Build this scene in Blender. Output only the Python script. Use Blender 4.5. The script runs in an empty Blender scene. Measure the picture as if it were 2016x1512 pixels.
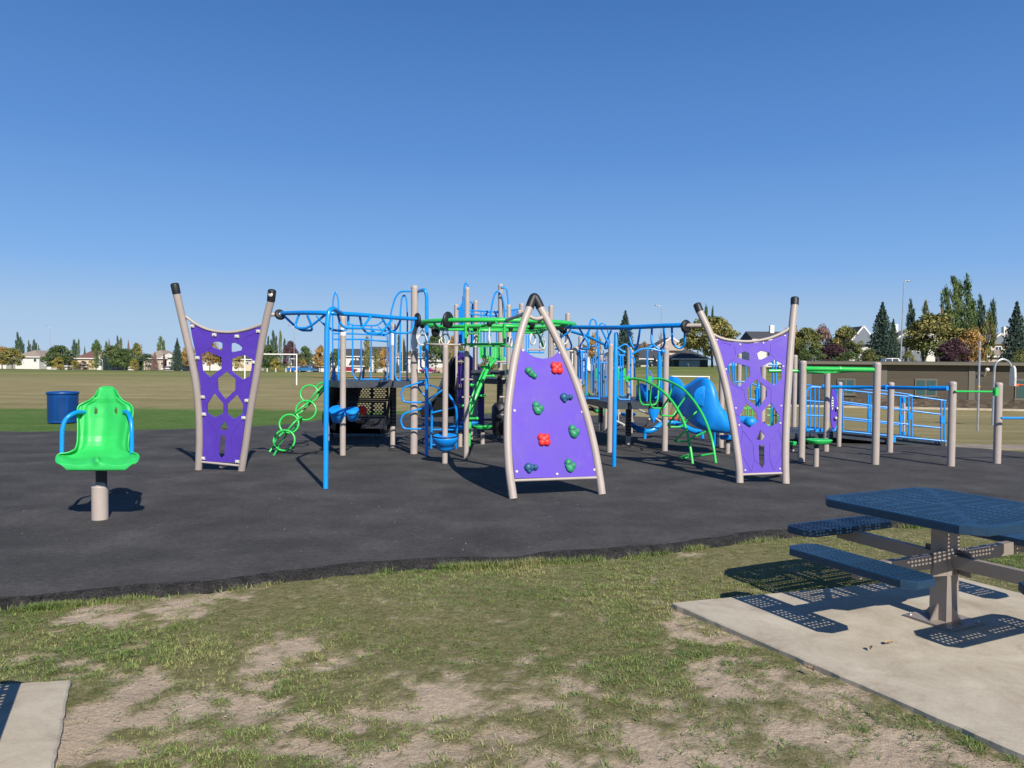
import bpy, math, random
import numpy as np
from mathutils import Vector, Matrix
from mathutils.geometry import delaunay_2d_cdt
random.seed(7); np.random.seed(7)
PI = math.pi
scn = bpy.context.scene
col = scn.collection
# ------------------------------------------------------------------ camera
W, H, F = 2016.0, 1512.0, 1500.0
CAM = Vector((0, 0, 1.65))
PITCH = math.atan(40.0/F); ROLL = math.radians(0.5)
fwd = Vector((0, math.cos(PITCH), -math.sin(PITCH)))
r0 = Vector((1, 0, 0)); u0 = r0.cross(fwd)
right = (r0*math.cos(ROLL) + u0*math.sin(ROLL)).normalized()
up = right.cross(fwd).normalized()
cd = bpy.data.cameras.new('camera'); cam = bpy.data.objects.new('camera', cd); col.objects.link(cam)
cd.sensor_width = 36; cd.lens = F/W*36; cd.clip_end = 6000; cd.clip_start = 0.05
M = Matrix.Identity(4)
for i in range(3):
    M[i][0] = right[i]; M[i][1] = up[i]; M[i][2] = -fwd[i]; M[i][3] = CAM[i]
cam.matrix_world = M
scn.camera = cam
def ray(px, py):
    return (fwd + right*((px-W/2)/F) + up*((H/2-py)/F))
def P(px, py, Y):
    d = ray(px, py); return CAM + d*(Y/d.y)
def G(px, py, z=0.0):
    d = ray(px, py); return CAM + d*((z-CAM.z)/d.z)
def hit(px, py, o, n):
    d = ray(px, py); return CAM + d*((o-CAM).dot(n)/d.dot(n))
ZM = dict(A=(320,540,3.6), B=(520,560,4.447), C=(740,540,3.98), D=(940,560,3.436), E=(1080,600,4.725), F=(1340,570,3.781),
          G=(1560,540,3.978), H=(870,550,8.894), I=(860,690,8.4), J=(810,610,10.08), K=(1100,680,7.56), L=(1220,780,9.164),
          M=(1420,680,6.87), N=(1840,640,5.818), O=(60,740,5.04), Q=(1300,920,2.816), X=(0,0,1))
def zz(k, x, y):
    a = ZM[k]; return a[0]+x/a[2], a[1]+y/a[2]
def T(k, pts, d=None):
    """pixel polyline -> world points; d = depth, (d0,d1), or per-point third value"""
    out = []; n = len(pts)
    for i, p in enumerate(pts):
        px, py = zz(k, p[0], p[1])
        if len(p) > 2: dd = p[2]
        elif isinstance(d, tuple): dd = d[0]+(d[1]-d[0])*i/max(1, n-1)
        else: dd = d
        out.append(P(px, py, dd))
    return out
# ------------------------------------------------------------------ mesh builder
def smooth(pts, n=5, closed=False):
    pts = [Vector(p) for p in pts]; N = len(pts); out = []
    if N < 3: return pts
    rng = range(N) if closed else range(N-1)
    for i in rng:
        if closed: a, b, c, d = pts[i-1], pts[i], pts[(i+1) % N], pts[(i+2) % N]
        else:
            b, c = pts[i], pts[i+1]
            a = pts[i-1] if i > 0 else b*2-c
            d = pts[i+2] if i+2 < N else c*2-b
        for k in range(n):
            t = k/n
            out.append(0.5*((2*b)+(c-a)*t+(2*a-5*b+4*c-d)*t*t+(3*b-a-3*c+d)*t**3))
    if not closed: out.append(pts[-1])
    return out
def fillet(pts, r=0.06, n=4, closed=False):
    pts = [Vector(p) for p in pts]; out = []; N = len(pts)
    for i, p in enumerate(pts):
        if not closed and i in (0, N-1): out.append(p); continue
        a, b = pts[i-1], pts[(i+1) % N]
        da, db = (a-p), (b-p); la, lb = da.length, db.length
        if la < 1e-6 or lb < 1e-6: continue
        rr = min(r, la*.45, lb*.45)
        s, e = p+da*(rr/la), p+db*(rr/lb)
        for k in range(n+1):
            t = k/n; out.append(s*(1-t)**2+p*2*t*(1-t)+e*t*t)
    return out
def wloc(o):
    v = Vector((0, 0, 0))
    while o is not None: v = v+o.location; o = o.parent
    return v
class MB:
    def __init__(s): s.v = []; s.f = []; s.sm = []
    def add(s, vs, fs, sm=False):
        b = len(s.v); s.v += [tuple(v) for v in vs]
        s.f += [tuple(b+i for i in f) for f in fs]; s.sm += [sm]*len(fs); return s
    def tube(s, pts, r, seg=10, closed=False, caps=True, r1=None, dome=False):
        pts = [Vector(p) for p in pts]
        q = [pts[0]]
        for p in pts[1:]:
            if (p-q[-1]).length > 1e-5: q.append(p)
        pts = q; N = len(pts)
        if closed and (pts[0]-pts[-1]).length < 1e-4: pts = pts[:-1]; N -= 1
        rs = r if isinstance(r, (list, tuple)) else [r+((r1-r)*i/(N-1) if r1 is not None else 0) for i in range(N)]
        if dome and not closed:
            d = (pts[-1]-pts[-2]).normalized(); rr = rs[-1]
            pts = pts+[pts[-1]+d*rr*.25, pts[-1]+d*rr*.38]; rs = list(rs)+[rr*.85, rr*.5]; N += 2
        vs = []; nrm = None; rings = []
        for i in range(N):
            if closed: t = pts[(i+1) % N]-pts[i-1]
            elif i == 0: t = pts[1]-pts[0]
            elif i == N-1: t = pts[-1]-pts[-2]
            else: t = (pts[i+1]-pts[i]).normalized()+(pts[i]-pts[i-1]).normalized()
            if t.length < 1e-9: t = Vector((0, 0, 1))
            t.normalize()
            if nrm is None:
                a = Vector((0, 0, 1)) if abs(t.z) < .9 else Vector((1, 0, 0))
                nrm = (a-t*a.dot(t)).normalized()
            else:
                nrm = nrm-t*nrm.dot(t)
                if nrm.length < 1e-6: nrm = t.orthogonal()
                nrm.normalize()
            bi = t.cross(nrm)
            for k in range(seg):
                a = 2*PI*k/seg; vs.append(pts[i]+nrm*(rs[i]*math.cos(a))+bi*(rs[i]*math.sin(a)))
        fs = []
        for i in range(N if closed else N-1):
            j = (i+1) % N
            for k in range(seg):
                k2 = (k+1) % seg; fs.append((i*seg+k, i*seg+k2, j*seg+k2, j*seg+k))
        s.add(vs, fs, True)
        if caps and not closed:
            s.add(vs[:seg], [tuple(reversed(range(seg)))])
            s.add(vs[(N-1)*seg:], [tuple(range(seg))])
        return s
    def cyl(s, a, b, r, r1=None, seg=14, dome=False): return s.tube([a, b], r, seg, r1=r1, dome=dome)
    def box(s, c, size, rot=0.0, mat=None):
        c = Vector(c); x, y, z = size[0]/2, size[1]/2, size[2]/2
        vs = []
        for dx, dy, dz in ((-1,-1,-1),(1,-1,-1),(1,1,-1),(-1,1,-1),(-1,-1,1),(1,-1,1),(1,1,1),(-1,1,1)):
            v = Vector((dx*x, dy*y, dz*z))
            if mat is not None: v = mat @ v
            elif rot: v = Matrix.Rotation(rot, 3, 'Z') @ v
            vs.append(c+v)
        return s.add(vs, [(3,2,1,0),(4,5,6,7),(0,1,5,4),(1,2,6,5),(2,3,7,6),(3,0,4,7)])
    def beam(s, a, b, w, h, upv=(0, 0, 1)):
        a, b = Vector(a), Vector(b); t = (b-a); L = t.length; t.normalize()
        sd = t.cross(Vector(upv)).normalized(); u = sd.cross(t)
        m = Matrix((sd, t, u)).transposed()
        return s.box((a+b)/2, (w, L, h), mat=m)
    def lathe(s, c, prof, seg=24, axis=None):
        c = Vector(c); ax = Vector(axis).normalized() if axis else Vector((0, 0, 1))
        u = ax.orthogonal().normalized(); w = ax.cross(u); vs = []; fs = []
        for r, z in prof:
            for k in range(seg):
                a = 2*PI*k/seg; vs.append(c+ax*z+u*(r*math.cos(a))+w*(r*math.sin(a)))
        for i in range(len(prof)-1):
            for k in range(seg):
                k2 = (k+1) % seg; fs.append((i*seg+k, i*seg+k2, (i+1)*seg+k2, (i+1)*seg+k))
        return s.add(vs, fs, True)
    def ball(s, c, r, sc=(1, 1, 1), seg=12, rings=8, jit=0.0, rot=None):
        c = Vector(c); vs = []; fs = []
        for i in range(rings+1):
            th = PI*i/rings
            for k in range(seg):
                a = 2*PI*k/seg
                v = Vector((math.sin(th)*math.cos(a)*sc[0], math.sin(th)*math.sin(a)*sc[1], math.cos(th)*sc[2]))*r
                if jit: v *= 1+random.uniform(-jit, jit)
                if rot is not None: v = rot @ v
                vs.append(c+v)
        for i in range(rings):
            for k in range(seg):
                k2 = (k+1) % seg; fs.append((i*seg+k, (i+1)*seg+k, (i+1)*seg+k2, i*seg+k2))
        return s.add(vs, fs, True)
    def plate(s, poly, holes, fr, th, z0=0.0):
        """fr = (origin,u,v,n); poly & holes in (u,v); extruded from z0 to z0+th along n"""
        o, u, v, n = fr
        vs = []; faces = []; 
        for pg in [poly]+list(holes):
            b = len(vs); pg = [(p[0], p[1]) for p in pg]
            if sum(pg[i-1][0]*pg[i][1]-pg[i][0]*pg[i-1][1] for i in range(len(pg))) < 0: pg = pg[::-1]
            vs += [Vector(p) for p in pg]; faces.append(list(range(b, len(vs))))
        nf = delaunay_2d_cdt(vs, [], faces, 1, 1e-6)
        V2, E2, F2, ov, oe, of = nf
        tris = [f for f, og in zip(F2, of) if list(og) == [0]]
        w = lambda p, z: o+u*p[0]+v*p[1]+n*z
        assert tris, 'empty plate'
        n0 = len(V2)
        top = [w(p, z0+th) for p in V2]; bot = [w(p, z0) for p in V2]
        fs = []
        cnt = {}
        for f in tris:
            a, b, c = f
            area = (V2[b]-V2[a]).cross(V2[c]-V2[a])
            if area < 0: f = (a, c, b)
            f = tuple(f)
            fs.append(f); fs.append(tuple(n0+i for i in reversed(f)))
            for i in range(3):
                e = (f[i], f[(i+1) % 3]); cnt[e] = cnt.get(e, 0)+1
        for (a, b) in list(cnt):
            if (b, a) not in cnt: fs.append((b, a, a+n0, b+n0))
        return s.add(top+bot, fs)
    def prism(s, poly, z0, z1):
        """xy polygon extruded in z"""
        return s.plate([(p[0], p[1]) for p in poly], [], (Vector((0,0,0)), Vector((1,0,0)), Vector((0,1,0)), Vector((0,0,1))), z1-z0, z0)
    def grid(s, rows, closed=False, sm=True, keep=None):
        n = len(rows[0]); vs = [p for r in rows for p in r]; fs = []
        for i in range(len(rows)-1):
            for k in range(n if closed else n-1):
                k2 = (k+1) % n
                if keep and not keep(i, k): continue
                fs.append((i*n+k, i*n+k2, (i+1)*n+k2, (i+1)*n+k))
        return s.add(vs, fs, sm)
    def build(s, name, mat, parent=None, label=None, kind=None):
        me = bpy.data.meshes.new(name)
        V = np.array(s.v, dtype=np.float64)
        if parent is None:
            mn, mx = V.min(0), V.max(0); o = Vector(((mn[0]+mx[0])/2, (mn[1]+mx[1])/2, mn[2])); off = o
        else: off = wloc(parent); o = Vector((0, 0, 0))
        V = V-np.array(off)
        me.from_pydata(V.tolist(), [], s.f)
        me.polygons.foreach_set('use_smooth', s.sm)
        me.materials.append(mat); me.update()
        ob = bpy.data.objects.new(name, me); col.objects.link(ob); ob.location = o
        if parent is not None: ob.parent = parent
        if label: ob['label'] = label
        if kind: ob['kind'] = kind
        return ob
def tag(o, label=None, cat=None, group=None, kind=None):
    if label: o['label'] = label
    if cat: o['category'] = cat
    if group: o['group'] = group
    if kind: o['kind'] = kind
    return o
def thing(name, loc, label, cat, group=None):
    o = bpy.data.objects.new(name, None); col.objects.link(o); o.location = loc; o.empty_display_size = .2
    return tag(o, label, cat, group)
def copy_tree(o, parent=None):
    c = o.copy(); col.objects.link(c)
    if parent is not None: c.parent = parent
    for ch in list(o.children): copy_tree(ch, c)
    return c
# ------------------------------------------------------------------ materials
def newmat(name):
    m = bpy.data.materials.new(name); m.use_nodes = True
    nt = m.node_tree; b = nt.nodes['Principled BSDF']; return m, nt, b
def node(nt, t, **kw):
    n = nt.nodes.new(t)
    for k, v in kw.items():
        if k in n.inputs: n.inputs[k].default_value = v
        else: setattr(n, k, v)
    return n
def ramp(nt, stops):
    r = nt.nodes.new('ShaderNodeValToRGB'); e = r.color_ramp.elements
    while len(e) < len(stops): e.new(.5)
    for i, (p, c) in enumerate(stops):
        e[i].position = p; e[i].color = (c[0], c[1], c[2], 1) if not isinstance(c, (int, float)) else (c, c, c, 1)
    return r
def mixc(nt, fac, a, b, mode='MIX'):
    m = nt.nodes.new('ShaderNodeMix'); m.data_type = 'RGBA'; m.blend_type = mode
    for s, v in ((0, fac), (6, a), (7, b)):
        if hasattr(v, 'links') or isinstance(v, bpy.types.NodeSocket): nt.links.new(v, m.inputs[s])
        elif s == 0: m.inputs[0].default_value = v
        else: m.inputs[s].default_value = (v[0], v[1], v[2], 1)
    return m.outputs[2]
def mathn(nt, op, a, b=None, c=None):
    m = nt.nodes.new('ShaderNodeMath'); m.operation = op
    for i, v in enumerate((a, b, c)):
        if v is None: continue
        if isinstance(v, bpy.types.NodeSocket): nt.links.new(v, m.inputs[i])
        else: m.inputs[i].default_value = v
    return m.outputs[0]
def noise(nt, scale, detail=4, rough=.55, vec=None, dist=0.0):
    n = node(nt, 'ShaderNodeTexNoise', Scale=scale, Detail=detail, Roughness=rough, Distortion=dist)
    if vec is not None: nt.links.new(vec, n.inputs['Vector'])
    return n.outputs['Fac']
def wpos(nt, sc=None):
    g = nt.nodes.new('ShaderNodeNewGeometry')
    if sc is None: return g.outputs['Position']
    m = nt.nodes.new('ShaderNodeMapping'); nt.links.new(g.outputs['Position'], m.inputs[0]); m.inputs['Scale'].default_value = sc
    return m.outputs[0]
def bump(nt, b, height, strength=.3, dist=.01):
    n = node(nt, 'ShaderNodeBump', Strength=strength, Distance=dist)
    nt.links.new(height, n.inputs['Height']); nt.links.new(n.outputs[0], b.inputs['Normal'])
def paint(name, c, rough=.38, var=.12, wear=.0, wearc=(.3,.27,.23), bstr=.04, spec=.5, scale=6, metal=0, coat=0):
    m, nt, b = newmat(name); pos = wpos(nt)
    f = noise(nt, scale, 5, .6, pos)
    lo = tuple(x*(1-var) for x in c); hi = tuple(min(1, x*(1+var)) for x in c)
    rc = ramp(nt, [(.3, lo), (.7, hi)]); nt.links.new(f, rc.inputs[0]); cc = rc.outputs[0]
    if wear > 0:
        f2 = noise(nt, scale*2.3, 8, .7, pos); r2 = ramp(nt, [(.55, 0.0), (.75, wear)]); nt.links.new(f2, r2.inputs[0])
        cc = mixc(nt, r2.outputs[0], cc, wearc)
    nt.links.new(cc, b.inputs['Base Color'])
    rr = ramp(nt, [(.3, max(0, rough-.08)), (.7, min(1, rough+.12))]); nt.links.new(f, rr.inputs[0])
    nt.links.new(rr.outputs[0], b.inputs['Roughness'])
    b.inputs['Specular IOR Level'].default_value = spec; b.inputs['Metallic'].default_value = metal
    if coat: b.inputs['Coat Weight'].default_value = coat; b.inputs['Coat Roughness'].default_value = .15
    if bstr: bump(nt, b, noise(nt, 90, 3, .6, pos), bstr, .003)
    return m
BLUE = paint('blue paint', (.002,.265,.77), .32, .05, coat=.12)
BLUEP = paint('blue moulded plastic', (.004,.25,.78), .42, .06, wear=.12, wearc=(.1,.3,.65))
GREEN = paint('green paint', (.03,.50,.085), .33, .06, coat=.15)
GREENP = paint('green moulded plastic', (.03,.49,.105), .42, .06, wear=.3, wearc=(.05,.38,.09), bstr=.03, scale=9)
BEIGE = paint('beige post paint', (.40,.345,.31), .42, .05, wear=.1, wearc=(.3,.25,.22))
PURP = paint('purple panel plastic', (.10,.05,.45), .5, .08, wear=.30, wearc=(.17,.13,.36), scale=2.4, spec=.3)
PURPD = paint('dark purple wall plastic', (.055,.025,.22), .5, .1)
BLACKR = paint('black rubber cap', (.012,.013,.016), .5, .1)
SLBLK = paint('black slide plastic', (.006,.006,.007), .5, .1, spec=.25)
BLACKM = paint('charcoal coated metal', (.018,.021,.028), .42, .12)
DECK = paint('charcoal deck edge', (.035,.045,.06), .45, .15, wear=.3, wearc=(.12,.13,.15))
NAVY = paint('navy vinyl coated steel', (.007,.034,.075), .4, .12, wear=.25, wearc=(.04,.075,.11), scale=9)
TAUPE = paint('taupe table frame paint', (.25,.215,.19), .45, .08, wear=.3, wearc=(.14,.11,.09))
STEEL = paint('galvanised steel', (.5,.51,.52), .35, .1, metal=.7)
SILVER = paint('pale ring plastic', (.62,.61,.57), .4, .08)
WHITE = paint('white paint', (.75,.74,.7), .5, .06, wear=.2, wearc=(.4,.35,.3))
RED = paint('red hold plastic', (.75,.03,.025), .5, .1, bstr=.15)
TEALG = paint('green hold plastic', (.02,.24,.12), .5, .12, bstr=.15)
TEALB = paint('blue hold plastic', (.01,.09,.2), .5, .12, bstr=.15)
TANH = paint('tan hold plastic', (.3,.22,.16), .6, .1)
BINB = paint('blue bin paint', (.002,.055,.235), .35, .12, wear=.2, wearc=(.05,.13,.35))
ORANGE = paint('orange paint', (.8,.12,.03), .45)
CONC = None
# ------------------------------------------------------------------ terrain
def sstep(a, b, x):
    t = np.clip((x-a)/(b-a), 0, 1); return t*t*(3-2*t)
def terrain(x, y):
    x = np.asarray(x, float); y = np.asarray(y, float)
    w = sstep(.03, .2, x/np.maximum(y, 1.0))
    p = np.interp(y, [0, 17, 25, 45, 57, 66, 95, 130, 200, 3000], [0, 0, -.35, -1.25, -1.6, -1.6, .1, 1.3, 1.7, 1.7])
    pl = np.interp(y, [0, 70, 130, 214, 3000], [0, 0, -.35, -1.1, -1.1])
    return -.06 + w*p + (1-w)*pl
def hz(x, y): return float(terrain(x, y))
def ground_at(px, d):
    """world point standing on terrain at depth d below pixel column px"""
    x = (px-W/2)/F*d; return Vector((x, d, hz(x, d)))
# ------------------------------------------------------------------ ground sheet
def vnoise(x, y, seed=0):
    xi = np.floor(x).astype(np.int64); yi = np.floor(y).astype(np.int64); fx = x-xi; fy = y-yi
    fx = fx*fx*(3-2*fx); fy = fy*fy*(3-2*fy)
    def hsh(a, b):
        n = (a*374761393+b*668265263+seed*982451653) & 0x7fffffff
        n = ((n ^ (n >> 13))*1274126177) & 0x7fffffff
        return ((n ^ (n >> 16)) & 0xffff)/65535.0
    return (hsh(xi, yi)*(1-fx)+hsh(xi+1, yi)*fx)*(1-fy)+(hsh(xi, yi+1)*(1-fx)+hsh(xi+1, yi+1)*fx)*fy
def fbm(x, y, o=4, seed=0):
    s = 0; a = .5; t = 0
    for i in range(o):
        s = s+a*vnoise(x*2**i+17.3*i, y*2**i-9.1*i, seed+i); t += a; a *= .55
    return s/t
# bare earth patches, traced on the ground: (px, py, rx_px, ry_px, weight)
DIRT = [(300,1192,150,30,1.1),(420,1180,90,18,.7),(200,1200,60,22,.6),(190,1430,75,130,1.2),(140,1330,90,22,.7),(600,1300,115,34,.85),(560,1265,70,20,.45),
        (820,1395,180,24,.85),(1000,1375,120,22,.6),(700,1480,400,34,.75),(1200,1490,300,30,.9),(1500,1440,260,60,.5),(1750,1490,220,40,.9),(1540,1330,170,50,.75),
        (1440,1245,110,26,.75),(1345,1215,50,22,.7),(1900,1560,300,60,.9),(1650,1395,110,34,.6),(1330,1420,150,30,.4),(1000,1300,120,22,.3),(1100,1330,90,18,.45),
        (1160,1255,60,10,.3),(1050,1085,130,10,.4),(1350,1085,60,8,.4),(450,1380,120,30,.55),(330,1470,120,30,.6),(900,1450,150,26,.55),(20,1310,50,10,.6),(1350,1500,300,30,.6),(860,1330,80,14,.4)]
DIRTW = []
for px, py, rx, ry, w in DIRT:
    c = G(px, py, -.06); a = G(px+rx, py, -.06); t = G(px, py-ry, -.06); b_ = G(px, py+ry, -.06)
    DIRTW.append((c.x, c.y, (a-c).length, max(.05, (t-b_).length/2), w))
def dirtmask(x, y):
    wx = x+.28*(fbm(x*2.2, y*2.2, 3, 5)-.5)*2; wy = y+.28*(fbm(x*2.2+40, y*2.2, 3, 9)-.5)*2
    d = np.zeros_like(x)
    for cx, cy, rx, ry, w in DIRTW:
        q = ((wx-cx)/rx)**2+((wy-cy)/ry)**2
        d = np.maximum(d, w*np.clip(1.5-q, 0, 1))
    n = fbm(x*3.1, y*3.1, 5, 21); n2 = fbm(x*9.5, y*9.5, 5, 33); n3 = fbm(x*30, y*30, 3, 41)
    near = .20*sstep(5.2, 3.4, y)
    return np.clip(sstep(.50, 1.02, d*.62+(n-.5)*.75+(n2-.5)*1.35+(n3-.5)*.7+.30+near), 0, 1)
# rubber safety surface outline in ground pixels (z = 0), then points beyond the frame
RUB = [G(px, py) for px, py in ((0,1183),(90,1178),(200,1168),(320,1158),(450,1146),(580,1130),(700,1116),(850,1106),(1000,1098),(1150,1090),(1300,1077),(1430,1062),(1560,1045),(1680,1034),(1800,1026),(2016,1016))]
RUB += [Vector((6.2, 8.6, 0)), Vector((9.5, 9.5, 0)), Vector((13, 12, 0))]
far_ = [G(px, py) for px, py in ((2016,888),(1930,882),(1867,877),(1780,870),(1640,858),(1450,836),(1330,824),(1200,818),(1000,815),(880,814),(770,816),(690,820),(600,829),(540,836),(390,843),(200,846),(0,848))]
RUB += [Vector((12.5, 14.6, 0))]+far_+[Vector((-17, 18.5, 0)), Vector((-13.5, 12, 0)), Vector((-8, 6.2, 0)), Vector((-5.5, 5.0, 0))]
RUBs = [Vector((p.x, p.y, 0)) for p in smooth(RUB, 10, True)]
for i, p in enumerate(RUBs):
    k = .05 if p.y < 9 else .16
    p.y += k*2*(float(fbm(np.array(p.x*3.0), np.array(p.y*1.0), 3, 61))-.5)
RUBn = np.array([(p.x, p.y) for p in RUBs])
def inpoly(x, y, poly):
    ins = np.zeros(x.shape, bool); n = len(poly); j = n-1
    for i in range(n):
        xi, yi = poly[i]; xj, yj = poly[j]
        c = ((yi > y) != (yj > y)) & (x < (xj-xi)*(y-yi)/((yj-yi) if yj != yi else 1e-9)+xi)
        ins ^= c; j = i
    return ins
# concrete slabs (z top = -.03)
SL = G(1322, 1186, -.03); SLa = Vector((.47, -.88, 0)).normalized(); SLb = Vector((.955, .295, 0)).normalized()
SLAB = [SL, SL+SLb*2.55, SL+SLb*2.55+SLa*3.6, SL+SLa*3.6]
LL = G(140, 1337, -.03); LLa = (G(105, 1512, -.03)-LL).normalized(); LLb = (G(0, 1346, -.03)-LL).normalized()
SLAB2 = [LL, LL+LLa*3.2, LL+LLa*3.2+LLb*3.0, LL+LLb*3.0]
def spaced(segs):
    out = [segs[0][0]]
    for a, b, st in segs:
        n = max(1, int(round((b-a)/st))); out += [a+(b-a)*i/n for i in range(1, n+1)]
    return np.array(out)
xs = spaced([(-2500,-600,400),(-600,-150,45),(-150,-40,6),(-40,-9,1.5),(-9,-5,.25),(-5,5,.03),(5,9,.25),(9,40,1.5),(40,150,5),(150,600,45),(600,2500,400)])
ys = spaced([(-40,0,8),(0,1.6,.4),(1.6,8,.03),(8,12,.25),(12,60,1.6),(60,240,6),(240,600,45),(600,5000,600)])
XX, YY = np.meshgrid(xs, ys); ZZ = terrain(XX, YY)
DM = dirtmask(XX, YY)
nearm = ((np.abs(XX) < 6) & (YY < 9))
ZZ = ZZ + np.where(nearm, -.012*DM+.012*(fbm(XX*9, YY*9, 4, 3)-.5)*(.5+DM)+.03*(fbm(XX*.9, YY*.9, 2, 8)-.5), 0)
# sink the sheet under the rubber, the path and the slabs
inn = inpoly(XX, YY, RUBn)
ZZ = np.where(inn & (YY > 0), np.minimum(ZZ, -.075), ZZ)
def near_slab(X, Y, S, m=.0):
    P4 = np.array([(p.x, p.y) for p in S]); c = P4.mean(0); P4 = c+(P4-c)*(1+m); return inpoly(X, Y, P4)
for S in (SLAB, SLAB2): ZZ = np.where(near_slab(XX, YY, S, -.05), -.09, ZZ)
nv = XX.size; ny, nx = XX.shape
me = bpy.data.meshes.new('ground')
V = np.stack([XX.ravel(), YY.ravel(), ZZ.ravel()], 1)
idx = np.arange(nv).reshape(ny, nx)
Fq = np.stack([idx[:-1,:-1].ravel(), idx[:-1,1:].ravel(), idx[1:,1:].ravel(), idx[1:,:-1].ravel()], 1)
me.vertices.add(nv); me.vertices.foreach_set('co', V.ravel())
me.loops.add(Fq.size); me.loops.foreach_set('vertex_index', Fq.ravel())
me.polygons.add(len(Fq)); me.polygons.foreach_set('loop_start', np.arange(len(Fq))*4); me.polygons.foreach_set('loop_total', np.full(len(Fq), 4))
me.polygons.foreach_set('use_smooth', np.ones(len(Fq), bool))
at = me.attributes.new('dirt', 'FLOAT', 'POINT'); at.data.foreach_set('value', np.where(nearm, DM, 0).ravel())
at = me.attributes.new('nearw', 'FLOAT', 'POINT'); at.data.foreach_set('value', (sstep(11, 8, YY)*(np.abs(XX) < 30)).ravel())
me.update(); me.validate()
gmat, nt, b = newmat('grass field')
pos = wpos(nt)
n1 = noise(nt, .35, 6, .6, pos); n2 = noise(nt, 6, 6, .65, pos); n3 = noise(nt, 45, 5, .7, pos)
sx = nt.nodes.new('ShaderNodeSeparateXYZ'); nt.links.new(pos, sx.inputs[0])
stretch = wpos(nt, (.05, .35, 1)); ns = noise(nt, 1.0, 5, .6, stretch)
stretch2 = wpos(nt, (.02, .12, 1)); ns2 = noise(nt, 1.0, 4, .6, stretch2)
# distance bands of the field, warped: green strip by the rubber, brown play field, mown green beyond
yw = mathn(nt, 'ADD', sx.outputs[1], mathn(nt, 'MULTIPLY', mathn(nt, 'SUBTRACT', n1, .5), 5.0))
yw2 = mathn(nt, 'ADD', yw, mathn(nt, 'MULTIPLY', mathn(nt, 'SUBTRACT', ns2, .5), 70.0))
mr = nt.nodes.new('ShaderNodeMapRange'); nt.links.new(yw, mr.inputs[0]); mr.inputs[1].default_value = 26.2; mr.inputs[2].default_value = 27.6
mr2 = nt.nodes.new('ShaderNodeMapRange'); nt.links.new(yw2, mr2.inputs[0]); mr2.inputs[1].default_value = 55; mr2.inputs[2].default_value = 110
grass = ramp(nt, [(.3, (.055,.115,.02)), (.5, (.095,.17,.035)), (.7, (.17,.215,.065))]); nt.links.new(mathn(nt, 'ADD', mathn(nt, 'MULTIPLY', n2, .55), mathn(nt, 'MULTIPLY', noise(nt, .8, 5, .7, pos), .45)), grass.inputs[0])
brown = ramp(nt, [(.32, (.22,.185,.08)), (.5, (.33,.27,.13)), (.68, (.48,.39,.23))]); nt.links.new(mathn(nt, 'ADD', mathn(nt, 'MULTIPLY', ns, .3), mathn(nt, 'MULTIPLY', noise(nt, .5, 7, .7, wpos(nt, (.5, 1.0, 1))), .7)), brown.inputs[0])
bg = mixc(nt, mathn(nt, 'MULTIPLY', n2, .55), brown.outputs[0], (.12,.13,.045))
farc = ramp(nt, [(.36, (.10,.15,.032)), (.5, (.165,.185,.055)), (.62, (.31,.27,.11))]); nt.links.new(ns2, farc.inputs[0])
fc = mixc(nt, mathn(nt, 'MULTIPLY', n2, .35), farc.outputs[0], (.09,.13,.035))
c1 = mixc(nt, mr.outputs[0], grass.outputs[0], bg)
# right hand side of the field is dry right up to the rubber
mrx = nt.nodes.new('ShaderNodeMapRange'); nt.links.new(mathn(nt, 'DIVIDE', sx.outputs[0], mathn(nt, 'MAXIMUM', sx.outputs[1], 1.0)), mrx.inputs[0]); mrx.inputs[1].default_value = .05; mrx.inputs[2].default_value = .12
c1 = mixc(nt, mrx.outputs[0], c1, bg)
c2 = mixc(nt, mr2.outputs[0], c1, fc)
# near ground
dirtc = ramp(nt, [(.3, (.37,.285,.20)), (.5, (.56,.445,.32)), (.7, (.70,.575,.43))]); nt.links.new(mathn(nt, 'ADD', mathn(nt, 'MULTIPLY', n3, .6), mathn(nt, 'MULTIPLY', noise(nt, 3.5, 7, .7, pos), .4)), dirtc.inputs[0])
thatch = ramp(nt, [(.33, (.06,.075,.022)), (.44, (.15,.155,.055)), (.54, (.25,.225,.105)), (.66, (.40,.33,.205))]); nt.links.new(mathn(nt, 'ADD', mathn(nt, 'MULTIPLY', noise(nt, 34, 6, .85, pos), .55), mathn(nt, 'MULTIPLY', noise(nt, 12, 6, .75, pos), .45)), thatch.inputs[0])
ad = node(nt, 'ShaderNodeAttribute', attribute_name='dirt'); an = node(nt, 'ShaderNodeAttribute', attribute_name='nearw')
nearc = mixc(nt, ad.outputs['Fac'], thatch.outputs[0], dirtc.outputs[0])
fin = mixc(nt, an.outputs['Fac'], c2, nearc)
nt.links.new(fin, b.inputs['Base Color']); b.inputs['Roughness'].default_value = .95; b.inputs['Specular IOR Level'].default_value = .15
n4 = noise(nt, 18, 8, .75, pos)
vo = node(nt, 'ShaderNodeTexVoronoi', Scale=19.0); vo.feature = 'DISTANCE_TO_EDGE'
nt.links.new(pos, vo.inputs['Vector']); vr = ramp(nt, [(0.0, 0.0), (.03, 1.0)]); nt.links.new(vo.outputs['Distance'], vr.inputs[0])
bump(nt, b, mathn(nt, 'ADD', n4, mathn(nt, 'MULTIPLY', vr.outputs[0], .06)), .9, .05)
me.materials.append(gmat)
ground = bpy.data.objects.new('ground', me); col.objects.link(ground); tag(ground, 'mown field of green and sun dried brown grass with bare earth near the viewer', kind='structure')
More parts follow.
